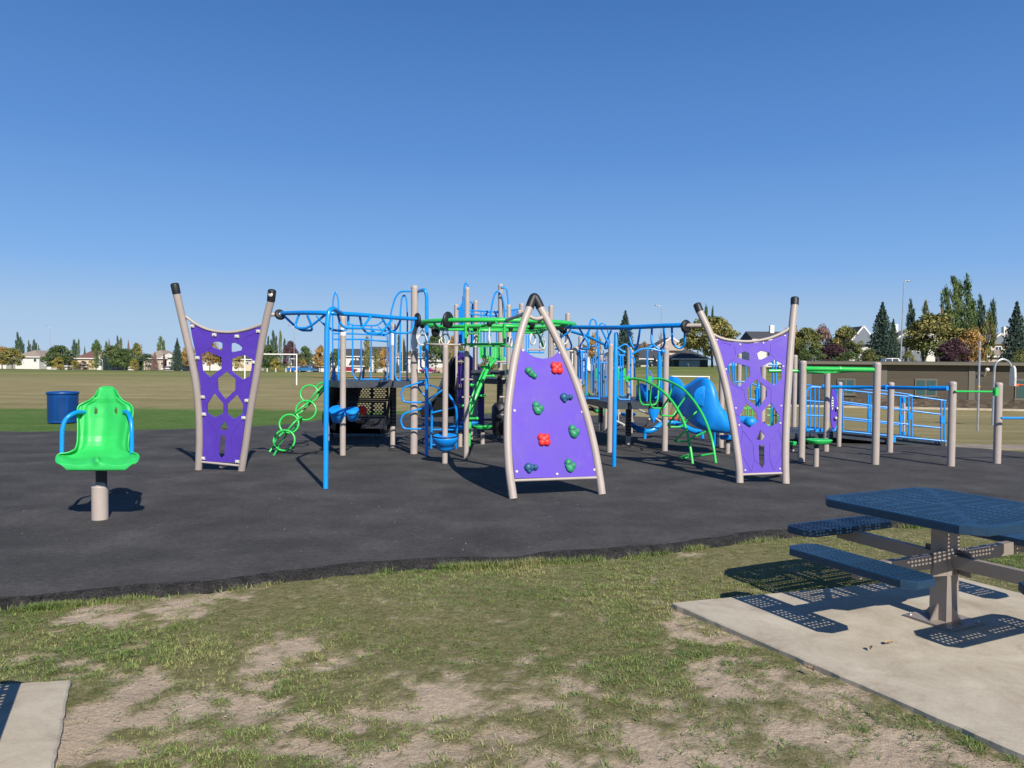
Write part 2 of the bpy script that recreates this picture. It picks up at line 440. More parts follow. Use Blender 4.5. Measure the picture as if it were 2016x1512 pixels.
# ------------------------------------------------------------------ rubber surface
rmat, nt, b = newmat('black poured rubber'); pos = wpos(nt)
na = noise(nt, 1.2, 6, .65, pos); nb = noise(nt, 75, 3, .8, pos); nc = noise(nt, 22, 6, .75, wpos(nt, (.7,1.3,1)))
sc = wpos(nt, (1.2, 5, 1)); nsx = noise(nt, 3.0, 6, .75, sc)
rc = ramp(nt, [(.38, (.026,.0255,.025)), (.5, (.060,.058,.056)), (.62, (.125,.12,.113))]); nt.links.new(mathn(nt, 'ADD', mathn(nt, 'MULTIPLY', na, .3), mathn(nt, 'ADD', mathn(nt, 'MULTIPLY', nb, .4), mathn(nt, 'MULTIPLY', nc, .3))), rc.inputs[0])
dr = ramp(nt, [(.58, 0.0), (.74, .5)]); nt.links.new(nsx, dr.inputs[0])
nt.links.new(mixc(nt, dr.outputs[0], rc.outputs[0], (.10,.09,.08)), b.inputs['Base Color'])
b.inputs['Roughness'].default_value = .92; b.inputs['Specular IOR Level'].default_value = .2
bump(nt, b, mathn(nt, 'ADD', mathn(nt, 'MULTIPLY', nb, .6), nc), .8, .012)
mb = MB()
top = [Vector((p.x, p.y, 0)) for p in RUBs]
cen = Vector((0, 12, 0))
def inset(ps, d, z):
    out = []; n = len(ps)
    for i, p in enumerate(ps):
        t = (ps[(i+2) % n]-ps[i-2]); nrm = Vector((-t.y, t.x, 0)).normalized()
        out.append(Vector((p.x+nrm.x*d, p.y+nrm.y*d, z+random.uniform(-.002, .002))))
    return out
lo = inset(top, -.01, -.085)
ew = [.3+1.5*float(fbm(np.array(p.x*2.0), np.array(p.y*2.0), 2, 71)) for p in top]
def inset2(d, z, j):
    return [Vector((p.x+(q.x-p.x)*w_, p.y+(q.y-p.y)*w_, z+random.uniform(-j, j))) for p, q, w_ in zip(top, inset(top, d, 0), ew)]
mid = inset2(.015, -.045, .008); mid2 = inset2(.04, -.024, .008); mid3 = inset2(.075, -.008, .004); hi = [Vector((p.x, p.y, -.001)) for p in inset2(.12, 0, 0)]
mb.plate([(p.x, p.y) for p in hi], [], (Vector((0,0,0)), Vector((1,0,0)), Vector((0,1,0)), Vector((0,0,1))), .01, -.01)
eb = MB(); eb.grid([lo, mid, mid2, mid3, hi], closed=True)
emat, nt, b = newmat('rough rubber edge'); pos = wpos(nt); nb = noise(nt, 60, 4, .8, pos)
rc = ramp(nt, [(.38, (.016,.016,.016)), (.5, (.040,.039,.038)), (.64, (.11,.104,.096))]); nt.links.new(mathn(nt, 'ADD', mathn(nt, 'MULTIPLY', nb, .6), mathn(nt, 'MULTIPLY', noise(nt, 9, 5, .7, pos), .4)), rc.inputs[0])  # self-shadow of the rough lip is put into this darker ramp
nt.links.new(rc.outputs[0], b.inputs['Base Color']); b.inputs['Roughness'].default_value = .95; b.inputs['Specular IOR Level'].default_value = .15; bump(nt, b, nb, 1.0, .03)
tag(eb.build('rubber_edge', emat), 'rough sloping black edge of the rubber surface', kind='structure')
rub = mb.build('rubber_surface', rmat); tag(rub, 'black poured rubber safety surface under the playground', kind='structure')
# ------------------------------------------------------------------ concrete slabs
cmat, nt, b = newmat('broomed concrete'); pos = wpos(nt)
na = noise(nt, 2.2, 7, .7, pos, .6); nb = noise(nt, 60, 4, .7, pos)
rc = ramp(nt, [(.32, (.29,.245,.18)), (.45, (.40,.35,.265)), (.56, (.47,.42,.325)), (.7, (.55,.505,.41))]); nt.links.new(mathn(nt, 'ADD', mathn(nt, 'MULTIPLY', na, .8), mathn(nt, 'MULTIPLY', nb, .2)), rc.inputs[0])
nd = noise(nt, 5, 8, .75, pos, 1.0); st = ramp(nt, [(.55, 0.0), (.68, .5)]); nt.links.new(nd, st.inputs[0])
nt.links.new(mixc(nt, st.outputs[0], rc.outputs[0], (.30,.235,.165)), b.inputs['Base Color'])
b.inputs['Roughness'].default_value = .85; bump(nt, b, nb, .35, .004)
CONC = cmat
def slab(S, name, label):
    m = MB(); z1 = -.03; pts = []
    for i in range(4):
        a, c = S[i], S[(i+1) % 4]
        n = max(2, int((c-a).length/.06))
        for k in range(n):
            p = a+(c-a)*k/n; q = Vector((random.uniform(-.004,.004), random.uniform(-.004,.004), 0)); pts.append(Vector((p.x, p.y, 0))+q)
    ct = sum(pts, Vector((0,0,0)))/len(pts)
    ins = [p+(ct-p).normalized()*.012 for p in pts]
    m.plate([(p.x, p.y) for p in ins], [], (Vector((0,0,0)), Vector((1,0,0)), Vector((0,1,0)), Vector((0,0,1))), .004, z1-.004)
    m.grid([[Vector((p.x,p.y,z1)) for p in ins], [Vector((p.x,p.y,z1-.008)) for p in pts], [Vector((p.x,p.y,z1-.09)) for p in pts]], closed=True, sm=False)
    o = m.build(name, cmat); tag(o, label, kind='structure'); return o
slab(SLAB, 'pavement', 'concrete slab under the blue picnic table')
slab(SLAB2, 'pavement', 'concrete slab at the lower left corner')
# path beyond the rubber on the right
m = MB()
a = [G(px, py, 0) for px, py in ((1868,878),(1900,872),(1960,869),(2016,868))]
pp = [(8.4,16.0),(9.6,15.9),(11,16.0),(22,16.1),(22,16.9),(11,16.8),(9.6,16.9),(8.3,17.2),(6.8,17.6),(6.6,16.8)]
m.plate(pp, [], (Vector((0,0,0)), Vector((1,0,0)), Vector((0,1,0)), Vector((0,0,1))), .03, -.075)
tag(m.build('path', paint('old concrete path', (.24,.20,.15), .9, .3, scale=2)), 'pale concrete path beyond the ramp', kind='structure')
# ball diamond red shale, far field
dmat = paint('red shale', (.36,.17,.09), .9, .2, scale=1)
m = MB(); pg = []
for k in range(40):
    a_ = 2*PI*k/40; pg.append((-14+11*math.cos(a_)+random.uniform(-.3,.3), 92+2.6*math.sin(a_)+random.uniform(-.2,.2)))
m.plate(pg, [], (Vector((0,0,0)), Vector((1,0,0)), Vector((0,1,0)), Vector((0,0,1))), .03, -.045)
tag(m.build('ball_diamond', dmat), 'thin strip of red shale on the far field', kind='structure')
# street behind the field
amat = paint('asphalt', (.06,.06,.062), .85, .15, scale=2)
m = MB(); rows = []
for x in np.linspace(-260, 300, 60):
    yy = 207 if x < 0 else max(126, 207-1.9*x)
    rows.append([Vector((x, yy, hz(x, yy)+.03)), Vector((x, yy+4, hz(x, yy+4)+.035)), Vector((x, yy+8, hz(x, yy+8)+.03))])
m.grid(rows); tag(m.build('road', amat), 'street running past the far houses', kind='structure')
# ------------------------------------------------------------------ grass blades (nobody could count them)
def blades(N, xr, yr, fn, hh, ww, name, label, cols, lean=1.0, samp=None, per=1, spread=.02):
    x = np.random.uniform(xr[0], xr[1], N*4); y = np.random.uniform(yr[0]**.5, yr[1]**.5, N*4)**2
    if samp: x, y = samp()
    keep = np.random.rand(len(x)) < fn(x, y)
    x = x[keep][:N]; y = y[keep][:N]; n = len(x)
    if per > 1:
        tr = np.random.rand(n); x = np.repeat(x, per); y = np.repeat(y, per); n = len(x); tr = np.repeat(tr, per)
        rx = np.random.normal(0, spread, n); ry = np.random.normal(0, spread, n); x = x+rx; y = y+ry; ok = okmask(x, y); x, y, tr, rx, ry = x[ok], y[ok], tr[ok], rx[ok], ry[ok]; n = len(x)
    else: tr = np.random.rand(n); rx = ry = None
    z = terrain(x, y)-.006
    ang = np.random.uniform(0, 2*PI, n)
    if rx is not None: ang = np.arctan2(ry, rx)+np.random.normal(0, .7, n)
    L = np.random.uniform(hh[0], hh[1], n)*(.6+.9*fbm(x*1.5, y*1.5, 2, 77)); wd = np.random.uniform(ww[0], ww[1], n)
    ln = np.random.uniform(.35, 1.25, n)*lean
    dx, dy = np.cos(ang), np.sin(ang); px_, py_ = -dy, dx
    def pt(t, side):
        hor = L*(np.sin(ln)*t*(.55+.6*t)); ver = L*np.cos(ln*.9)*t*(1.15-.35*t)
        w = wd*(1-t**1.6)*side
        return np.stack([x+dx*hor+px_*w, y+dy*hor+py_*w, z+ver], 1)
    V = np.stack([pt(0, -1), pt(0, 1), pt(.5, -1), pt(.5, 1), pt(1, 0)], 1).reshape(-1, 3)
    base = np.arange(n)*5
    tri = np.stack([base, base+1, base+3, base, base+3, base+2, base+2, base+3, base+4], 1).reshape(-1, 3)
    me = bpy.data.meshes.new(name); me.vertices.add(len(V)); me.vertices.foreach_set('co', V.ravel())
    me.loops.add(tri.size); me.loops.foreach_set('vertex_index', tri.ravel().astype(np.int32))
    me.polygons.add(len(tri)); me.polygons.foreach_set('loop_start', np.arange(len(tri))*3); me.polygons.foreach_set('loop_total', np.full(len(tri), 3))
    at = me.attributes.new('rnd', 'FLOAT', 'POINT'); rr = np.clip(np.random.rand(n)*.35+tr*.3+.75*(fbm(x*1.6, y*1.6, 3, 31)-.3), 0, 1); at.data.foreach_set('value', np.repeat(rr, 5))
    me.update()
    m, nt, b = newmat(name+' blades'); a = node(nt, 'ShaderNodeAttribute', attribute_name='rnd'); r = ramp(nt, cols); nt.links.new(a.outputs['Fac'], r.inputs[0])
    nt.links.new(r.outputs[0], b.inputs['Base Color']); b.inputs['Roughness'].default_value = .6; b.inputs['Specular IOR Level'].default_value = .3
    b.inputs['Subsurface Weight'].default_value = 0
    me.materials.append(m); o = bpy.data.objects.new(name, me); col.objects.link(o); tag(o, label, 'grass', kind='stuff'); return o
P4a = np.array([(p.x, p.y) for p in SLAB]); P4b = np.array([(p.x, p.y) for p in SLAB2])
def okmask(x, y):
    ok = ~inpoly(x, y, RUBn) & ~inpoly(x, y, P4a) & ~inpoly(x, y, P4b) & (np.abs(x) < .74*y+.6)
    return ok
def fn_main(x, y):
    return okmask(x, y)*np.clip((1-dirtmask(x, y))**1.7+.07*fbm(x*7,y*7,2,5), 0, 1)*np.clip(1.9*fbm(x*11, y*11, 3, 55)-.35, .05, 1)
GC = [(0, (.055,.10,.02)), (.28, (.11,.175,.04)), (.5, (.19,.235,.07)), (.72, (.31,.29,.12)), (1, (.50,.41,.22))]
blades(27000, (-5.5, 5.5), (2.6, 9.3), fn_main, (.010, .034), (.0014, .0030), 'grass', 'short patchy green grass in front of the rubber surface', GC, 1.45, per=14, spread=.018)
_ed = np.array([(p.x, p.y) for p in smooth(RUBs, 4, True) if p.y < 9.5 and -7 < p.x < 7])
def tuft_samp():
    i = np.random.randint(0, len(_ed), 40000); return _ed[i, 0]+np.random.normal(0, .02, 40000), _ed[i, 1]-np.abs(np.random.normal(0, .045, 40000))
def tuft_fn(x, y):
    return okmask(x, y)*np.clip(2.4*(fbm(x*2.5, y*2.5, 2, 91)-.35), 0, 1)*(1-dirtmask(x, y)*.8)
blades(9000, (0, 1), (1, 2), tuft_fn, (.035, .085), (.0014, .0026), 'grass', 'longer grass tufts along the rubber edge', GC, .8, tuft_samp)

# loose pebbles and crumbs
def pebbles(N, fn, name, label, sz, mat, zf):
    x = np.random.uniform(-5.5, 6, N*6); y = np.random.uniform(2.7**.5, 9.5**.5, N*6)**2; k = np.random.rand(N*6) < fn(x, y); x, y = x[k][:N], y[k][:N]; m = MB()
    for a, b_ in zip(x, y):
        r = random.uniform(*sz)*random.choice((.6, .8, 1, 1.3)); m.ball((a, b_, zf(a, b_)+r*.25), r, (random.uniform(.8, 1.4), random.uniform(.8, 1.2), .6), 6, 4, .15)
    tag(m.build(name, mat), label, kind='stuff')
PEB = paint('pale pebbles', (.42,.35,.27), .8, .4, scale=30)
pebbles(380, lambda x, y: okmask(x, y)*(.15+dirtmask(x, y)), 'pebbles', 'small pale pebbles and crumbs scattered on the bare soil', (.0018, .0048), PEB, lambda a, b_: -.062)
pebbles(90, lambda x, y: inpoly(x, y, RUBn)*(np.abs(x) < .72*y)*1.0, 'pebbles', 'tiny pale specks of grit lying on the black rubber', (.002, .0045), PEB, lambda a, b_: .001)
# ================================================================== front climbing circuit
XAX = Vector((1, 0, 0))
def frame_through(a, b, lean):
    """plane through foot points a,b; lean (rad) > 0 tips the top away from the camera"""
    u = (b-a).normalized(); n = Vector((u.y, -u.x, 0)).normalized()
    if n.y > 0: n = -n
    v = Vector((0, 0, 1))*math.cos(lean)-n*math.sin(lean)
    nn = u.cross(v).normalized()
    if nn.y > 0: nn = -nn
    return a, u, v, nn
class Plane:
    def __init__(s, k, fa, fb, lean):
        s.k = k; s.o, s.u, s.v, s.n = frame_through(G(*zz(k, *fa)), G(*zz(k, *fb)), math.radians(lean))
    def w(s, x, y, off=0.0): return hit(*zz(s.k, x, y), s.o, s.n)+s.n*off
    def uv(s, x, y):
        p = s.w(x, y)-s.o; return (p.dot(s.u), p.dot(s.v))
    def pts(s, l, off=0.0): return [s.w(x, y, off) for x, y in l]
    def uvs(s, l): return [s.uv(x, y) for x, y in l]
    @property
    def fr(s): return (s.o, s.u, s.v, s.n)
def slit(a, b, w=.005):
    a, b = Vector(a), Vector(b); d = (b-a).normalized(); p = Vector((-d.y, d.x))*w/2
    return [a-p, b-p, b+p, a+p]
def slits(pl, lines, w=.0045):
    out = []
    for l in lines:
        q = pl.uvs(l)
        for i in range(len(q)-1):
            a, b = Vector(q[i]), Vector(q[i+1]); d = (b-a).normalized()*.006
            out.append([tuple(v) for v in slit(a+d, b-d, w)])
    return out
def screw(m, p, n, r=.011):
    m.lathe(p, [(r*1.15, -.002), (r*1.15, .003), (r*.8, .007), (.0005, .008)], 10, n)
def clip(m, pl, x, y):
    p = pl.w(x, y); z = pl.n
    m.box(p+z*.012, (.062, .02, .042), mat=Matrix((pl.u, pl.n, pl.v)).transposed()); screw(m, p+z*.022, z, .014)
circ = thing('climbing_circuit', G(1000, 960), 'climbing circuit of two latticed purple panels and an A-frame wall, joined by overhead rails', 'climbing frame')
# ---- left latticed panel
LP = Plane('A', (255, 1385), (560, 1393), -13)
def post_parts(pl, pts, cap, r=.052, capr=.057, parent=circ):
    m = MB(); w = smooth(pl.pts(pts), 6); m.tube(w, r, 16); o = m.build('post', BEIGE, parent)
    c = MB(); cw = pl.pts(cap); c.tube([cw[0]-(cw[1]-cw[0])*.05]+cw, [capr, capr, capr*1.02], 16, dome=True); c.build('end_cap', BLACKR, o); return o
post_parts(LP, [(255,1385),(262,1180),(258,1000),(240,800),(205,600),(160,400),(130,270),(98,130)], [(99,133),(86,72)])
po = post_parts(LP, [(560,1393),(590,1200),(625,950),(665,720),(700,500),(740,300),(768,190)], [(769,185),(776,118)])
d = MB(); d.lathe(LP.w(777, 140, .055), [(.034, 0), (.034, .004), (.001, .006)], 16, LP.n+Vector((0,0,.3))); d.build('cap_reflection', SILVER, po)  # pale disc stands in for the reflection on the cap's flat cut
m = MB(); m.tube(smooth(LP.pts([(165,300),(250,360),(350,398),(480,410),(600,390),(710,352)]), 5), .021, 12)
m.build('crossbar', BEIGE, circ); m = MB(); m.tube(LP.pts([(265,1328),(545,1356)]), .018, 10); m.build('crossbar', BEIGE, circ)
Lout = [(196,347),(290,388),(350,408),(480,420),(600,400),(702,368),(692,450),(655,640),(618,830),(590,1000),(562,1200),(545,1336),(285,1324),(287,1200),(285,1000),(268,780),(238,570),(208,430)]
Lholes = [[(345,490),(375,478),(405,478),(425,488),(425,545),(345,515)],[(488,490),(515,485),(545,500),(565,518),(562,538),(488,555)],
 [(275,568),(325,545),(420,588),(420,665),(335,730),(285,685)],[(492,598),(575,570),(636,594),(632,660),(620,722),(568,747),(492,690)],
 [(455,690),(518,740),(516,820),(445,888),(395,820),(390,740)],[(368,842),(432,915),(430,985),(370,1016),(318,983),(318,920)],
 [(530,852),(573,922),(568,990),(505,1026),(460,988),(460,920)],[(440,1040),(462,1080),(458,1105),(430,1110),(405,1093)],
 [(412,1142),(430,1138),(446,1146),(440,1280),(414,1305),(402,1280)]]
Lg = [[(250,385),(310,425)],[(590,445),(670,415)],[(240,568),(275,566)],[(345,512),(328,535)],[(282,690),(345,745)],[(555,548),(590,572)],[(545,772),(570,750)],[(292,900),(315,930)],[(370,820),(392,745)],
      [(310,1030),(385,1120),(392,1250)],[(562,1035),(488,1135),(492,1280)],[(360,745),(392,722)],[(578,880),(610,850)],[(385,1120),(368,1290)]]
m = MB(); m.plate(LP.uvs(Lout), [LP.uvs(h) for h in Lholes], LP.fr, .012, -.012)
pn = m.build('panel', PURP, circ, label='dark purple panel with polygon cutouts, left one')
m = MB(); m.plate(LP.uvs(Lout), [LP.uvs(h) for h in Lholes]+slits(LP, Lg), LP.fr, .005, .0005); m.build('face_sheet', PURP, pn)
for c in ((213,365),(370,427),(530,438),(682,402),(250,590),(648,622),(288,868),(600,893),(296,990),(578,1015),(290,1302),(533,1325)):
    m = MB(); clip(m, LP, *c); m.build('clip', SILVER, circ)
m = MB(); m.box(LP.w(420,1362,-.05), (.09,.05,.05)); m.build('foot_block', BEIGE, circ)
# ---- right latticed panel
RP = Plane('F', (440, 1441), (782, 1446), 11)
post_parts(RP, [(440,1441),(435,1330),(412,1150),(375,920),(330,700),(272,480),(210,310),(140,160)], [(141,162),(122,112)])
post_parts(RP, [(782,1446),(779,1250),(785,1000),(801,700),(820,400),(838,200),(848,110)], [(848,112),(850,65)])
m = MB(); m.tube(smooth(RP.pts([(228,328),(330,370),(500,387),(650,365),(760,320),(812,285)]), 5), .021, 12)
m.build('crossbar', BEIGE, circ); m = MB(); m.tube(RP.pts([(445,1378),(770,1366)]), .018, 10); m.build('crossbar', BEIGE, circ)
Rout = [(250,360),(330,387),(500,405),(650,385),(760,342),(800,320),(790,520),(775,740),(762,1000),(755,1200),(756,1360),(465,1366),(450,1250),(428,1080),(395,930),(350,720),(300,530),(268,430)]
Rholes = [[(415,490),(475,460),(510,475),(510,530),(420,508)],[(568,475),(600,455),(662,470),(662,492),(598,523),(580,520)],[(345,570),(385,540),(512,575),(518,640),(438,725),(372,690)],
 [(592,580),(700,522),(752,550),(748,665),(690,715),(600,650)],[(562,668),(640,730),(640,800),(578,882),(500,820),(490,740)],[(485,842),(566,915),(570,985),(510,1030),(445,985),(440,940)],
 [(672,840),(732,940),(728,990),(665,1022),(600,980),(600,915)],[(592,1045),(628,1090),(610,1122),(565,1115)],[(580,1162),(600,1152),(622,1162),(622,1300),(605,1330),(585,1300)]]
Rg = [[(300,395),(382,414)],[(398,420),(413,500)],[(405,515),(350,545)],[(335,570),(318,560)],[(372,700),(440,737),(470,752),(483,838)],[(440,737),(480,712)],[(668,405),(668,470)],[(680,400),(752,372)],[(700,510),(668,480)],
      [(762,700),(755,690)],[(692,725),(672,745),(672,835)],[(640,720),(672,745)],[(395,920),(440,945)],[(735,940),(762,915)],[(440,1000),(462,1050),(537,1150),(548,1265),(525,1358)],[(462,1050),(448,1150)],
      [(548,1265),(582,1300)],[(745,1000),(728,1045),(662,1140),(662,1260),(692,1350)],[(662,1260),(622,1300)],[(728,1045),(752,1130)],[(462,1240),(525,1358)],[(755,1200),(692,1350)]]
m = MB(); m.plate(RP.uvs(Rout), [RP.uvs(h) for h in Rholes], RP.fr, .012, -.012)
pn = m.build('panel', PURP, circ, label='light purple panel with polygon cutouts, right one')
m = MB(); m.plate(RP.uvs(Rout), [RP.uvs(h) for h in Rholes]+slits(RP, Rg), RP.fr, .005, .0005); m.build('face_sheet', PURP, pn)
for c in ((270,375),(442,410),(615,398),(775,345),(337,593),(763,573),(410,883),(747,866),(435,1010),(741,995),(480,1345),(738,1335)):
    m = MB(); screw(m, RP.w(c[0], c[1], .006), RP.n, .012); m.build('bolt', SILVER, circ)
m = MB(); m.tube([G(*zz('F',735,1385)), RP.w(735,1300,-.05)], .04, 12); m.build('foot_block', BEIGE, circ)
# ---- centre A-frame climbing wall
AP = Plane('D', (242, 1450), (842, 1421), 15)
m = MB(); m.tube(smooth(AP.pts([(242,1450),(215,1250),(204,1050),(206,850),(222,700),(252,500),(300,300),(360,135)]), 6), .051, 18); m.build('post', BEIGE, circ)
m = MB(); m.tube(smooth(AP.pts([(842,1421),(825,1300),(790,1100),(735,880),(655,640),(565,430),(482,262),(418,145)]), 6), .051, 18); m.build('post', BEIGE, circ)
m = MB(); m.tube(smooth(AP.pts([(352,158),(366,118),(384,86),(404,112),(426,158)]), 6), .057, 18); m.build('end_cap', BLACKR, circ)
m = MB(); m.tube(smooth(AP.pts([(330,195),(360,220),(400,233),(440,222),(470,196)]), 5), .025, 12); m.build('crossbar', BEIGE, circ); m = MB(); m.tube(AP.pts([(245,1326),(822,1306)]), .018, 10); m.build('crossbar', BEIGE, circ)
Aout = [(290,432),(312,440),(345,470),(390,493),(440,503),(490,497),(520,480),(545,455),(570,450),(600,510),(650,640),(700,770),(745,930),(785,1130),(808,1298),(252,1312),(235,1150),(228,950),(238,780),(262,600),(278,490)]
m = MB(); m.plate(AP.uvs(Aout), [], AP.fr, .018, -.012); wall = m.build('climbing_wall', PURP, circ, label='plain purple climbing wall in the central A-frame')
for x, y in ((308,447),(556,463),(250,854),(707,863),(265,1266),(790,1254),(538,1283)):
    m = MB(); screw(m, AP.w(x, y, .006), AP.n, .015); m.build('bolt', SILVER, wall)
def hold(x, y, s, mt, lobes, lab):
    m = MB(); c = AP.w(x, y, .01); R = Matrix((AP.u, -AP.n, AP.v)).transposed()
    for dx, dy, r, h in lobes:
        dx -= .0; p = c+AP.u*dx*s+AP.v*dy*s
        rows = 8; m.ball(p+AP.n*h*.2*s, r*s, (1, h/r*.8, 1), 16, 11, .03, R)
    o = m.build('hand_hold', mt, wall, label=lab)
    for dx, dy, r, h in lobes[:2]:
        p = c+AP.u*(dx*.75)*s+AP.v*(dy*.6-.10*r)*s+AP.n*(h*.9*s); k = MB(); k.lathe(p, [(.011, -.01), (.013, .004), (.0125, .005), (.002, -.004)], 12, AP.n)
        k.build('bolt_recess', BLACKR, o)
gl = [(-.16,.28,.44,.42),(.34,-.10,.40,.42),(.02,-.34,.50,.40),(-.08,-.05,.52,.36)]
rl = [(-.27,.25,.40,.38),(.30,.24,.37,.38),(-.24,-.29,.37,.36),(.29,-.27,.40,.38),(0,0,.52,.40)]
bl = [(-.32,.05,.48,.40),(.46,.02,.32,.36),(.05,.02,.34,.30),(-.28,-.35,.26,.3)]
S_ = .112
hold(358,603,S_,TEALG,[(-.25,.32,.42,.42),(.05,.0,.42,.40),(.42,-.32,.32,.4)],'green hold at the upper left')
hold(533,566,S_*1.1,RED,rl,'red hold near the top'); hold(600,766,S_,TEALB,bl,'blue hold on the right side'); hold(404,834,S_,TEALG,gl,'green hold at the middle left')
hold(648,992,S_,TEALG,gl,'green hold at the right edge'); hold(447,1050,S_*1.1,RED,rl,'red hold low in the middle'); hold(362,1240,S_*1.03,TEALB,bl,'blue hold at the lower left'); hold(622,1222,S_,TEALG,gl,'green hold at the lower right')
# ---- left blue overhead ladder
HZ = 2.36
def ladder_part(name, tubes, r, mat, parent, nf=5, rr=.05, seg=10, label=None):
    m = MB()
    for t in tubes: m.tube(fillet(t, rr, nf), r, seg)
    return m.build(name, mat, parent, label=label)
m = MB()
beamL = T('B', [(140,253,11.55),(350,247,11.0),(560,250,10.75),(690,256,10.9),(900,270,11.4),(1156,292,12.1)])+T('C',[(315,350,12.6)])
m.tube(smooth(beamL, 5), .032, 12); m.build('overhead_rail', BLUE, circ)
polL = G(641, 962)
tp = T('B', [(548,420,10.12),(563,262,10.15),(580,224,10.2),(610,214,10.35),(645,236,10.6),(682,256,10.9)])
m = MB(); m.tube([polL]+smooth(tp, 4), .0335, 14); m.build('support_pole', BLUE, circ)
for l in ([(305,262,11.1),(268,370,11.1),(300,384,11.0),(372,382,10.95),(425,352,10.9),(540,262,10.8)],
          [(175,276,11.5),(262,358,11.35),(325,402,11.3),(425,403,11.2),(405,330,11.15),(378,270,11.1)],
          [(460,272,11.0),(540,365,10.98),(600,400,11.0),(700,408,11.05),(735,375,11.1),(738,270,11.1)],
          [(645,262,10.85),(665,340,10.9),(705,380,10.95),(850,384,11.1),(875,362,11.15),(932,282,11.4)],
          [(838,285,11.3),(860,385,11.45),(900,425,11.5),(1015,430,11.6),(1050,395,11.7),(1120,305,12.0)]):
    m = MB(); m.tube(fillet(T('B', l), .05, 4), .018, 10); m.build('hand_loop', BLUE, circ)
for l in ([(50,342,12.1),(95,425,12.2),(140,460,12.25),(265,460,12.4),(288,430,12.45),(298,360,12.55)],[(190,365,12.3),(160,430,12.6),(90,465,12.7),(10,468,12.6),(-30,440,12.5)]):
    m = MB(); m.tube(fillet(T('C', l), .05, 4), .018, 10); m.build('hand_loop', BLUE, circ)
# stub from the left panel post and rubber bumper
def bumper(c, axis, R=.115, parent=circ, nm='bumper'):
    m = MB(); m.lathe(c, [(.03,-.028),(R*.55,-.034),(R*.9,-.024),(R,-.004),(R,.008),(R*.88,.026),(R*.5,.034),(.03,.028)], 24, axis); return m.build(nm, BLACKR, parent)
a = T('A', [(742,285,11.45),(835,285,11.5)]); m = MB(); m.tube(a, .03, 12); m.build('stub', BEIGE, circ)
bumper(T('A', [(832,286,11.5)])[0], (a[1]-a[0])+Vector((.0,-.25,.1)), .085)
bumper(T('C', [(325,360,12.65)])[0], Vector((1,.5,0)), .125)
# ---- green circular track
RC = Vector((-.3, 13.9, HZ)); RR = 1.45
m = MB(); pts = [RC+Vector((RR*math.cos(a), RR*math.sin(a), 0)) for a in [2*PI*k/16+PI/16 for k in range(16)]]
m.tube(fillet(pts, .25, 4, True), .04, 12, closed=True); m.build('ring_track', GREEN, circ)
m = MB(); R2 = .95; pts = [RC+Vector((R2*math.cos(a), R2*math.sin(a), -.07)) for a in [2*PI*k/10 for k in range(10)]]
m.tube(fillet(pts, .2, 4, True), .03, 10, closed=True)
for k in range(6):
    a = 2*PI*k/6+.3; m.tube([RC+Vector((R2*math.cos(a), R2*math.sin(a), -.07)), RC+Vector((RR*math.cos(a+.25), RR*math.sin(a+.25), -.03))], .022, 8)
m.build('inner_track', GREEN, circ)
# hanging green square frames
m = MB()
fr1 = T('J', [(1075,265,12.95),(1075,685,12.95),(1852,685,12.95),(1848,270,12.95)])
fr2 = T('J', [(1345,340,14.4),(1345,640,14.4)]); fr3 = T('J', [(1085,395,13.2),(600,395,13.0),(520,365,13.0),(445,262,12.9)])
fr4 = T('J', [(1080,720,14.6),(2130,722,14.6),(2130,400,14.6)])
m.tube(fillet(fr1, .03, 3), .023, 10); m.tube(fr2, .022, 10); m.tube(fillet(fr3, .1, 4), .022, 10); m.tube(fr4, .02, 8)
m.tube([fr1[1], fr4[0]], .02, 8); m.tube([fr1[2], T('J', [(1850,722,14.6)])[0]], .02, 8)
m.tube(T('J', [(1090,480,13.0),(1340,455,14.4)]), .018, 8); m.tube(T('J', [(1090,325,13.0),(1340,340,14.4)]), .03, 8)
m.build('hanging_frame', GREEN, circ)
m = MB(); m.tube(fillet(T('D', [(170,270,14.2),(180,400,13.8),(10,402,13.6)]), .04, 3), .02, 8); m.tube(fillet(T('D', [(180,275,13.6),(300,270,13.4),(440,262,14.0),(470,300,14.2),(420,330,14.3),(300,325,14.0)]), .07, 4), .022, 10)
m.tube(fillet(T('D', [(395,300,13.9),(420,350,14.2),(445,420,14.4)]), .05, 3), .022, 8); m.build('hanging_frame', GREEN, circ)
bumper(T('J', [(728,200,12.7)])[0], Vector((1, -.12, 0))+Vector((0,-.5,0)), .14)
bumper(T('J', [(480,420,13.6)])[0], Vector((1, -.6, 0)), .11)
bumper(T('D', [(360,262,13.2)])[0], Vector((1, .6, 0)), .12)
bumper(T('D', [(572,285,13.8)])[0], Vector((1, -.5, 0)), .12)
# rails tying the A-frame into the track
m = MB(); m.tube([AP.w(330,195), RC+Vector((.2,-1.42,0))], .028, 10); m.tube([AP.w(470,196), RC+Vector((.75,-1.22,0))], .028, 10); m.build('tie_rail', BEIGE, circ)
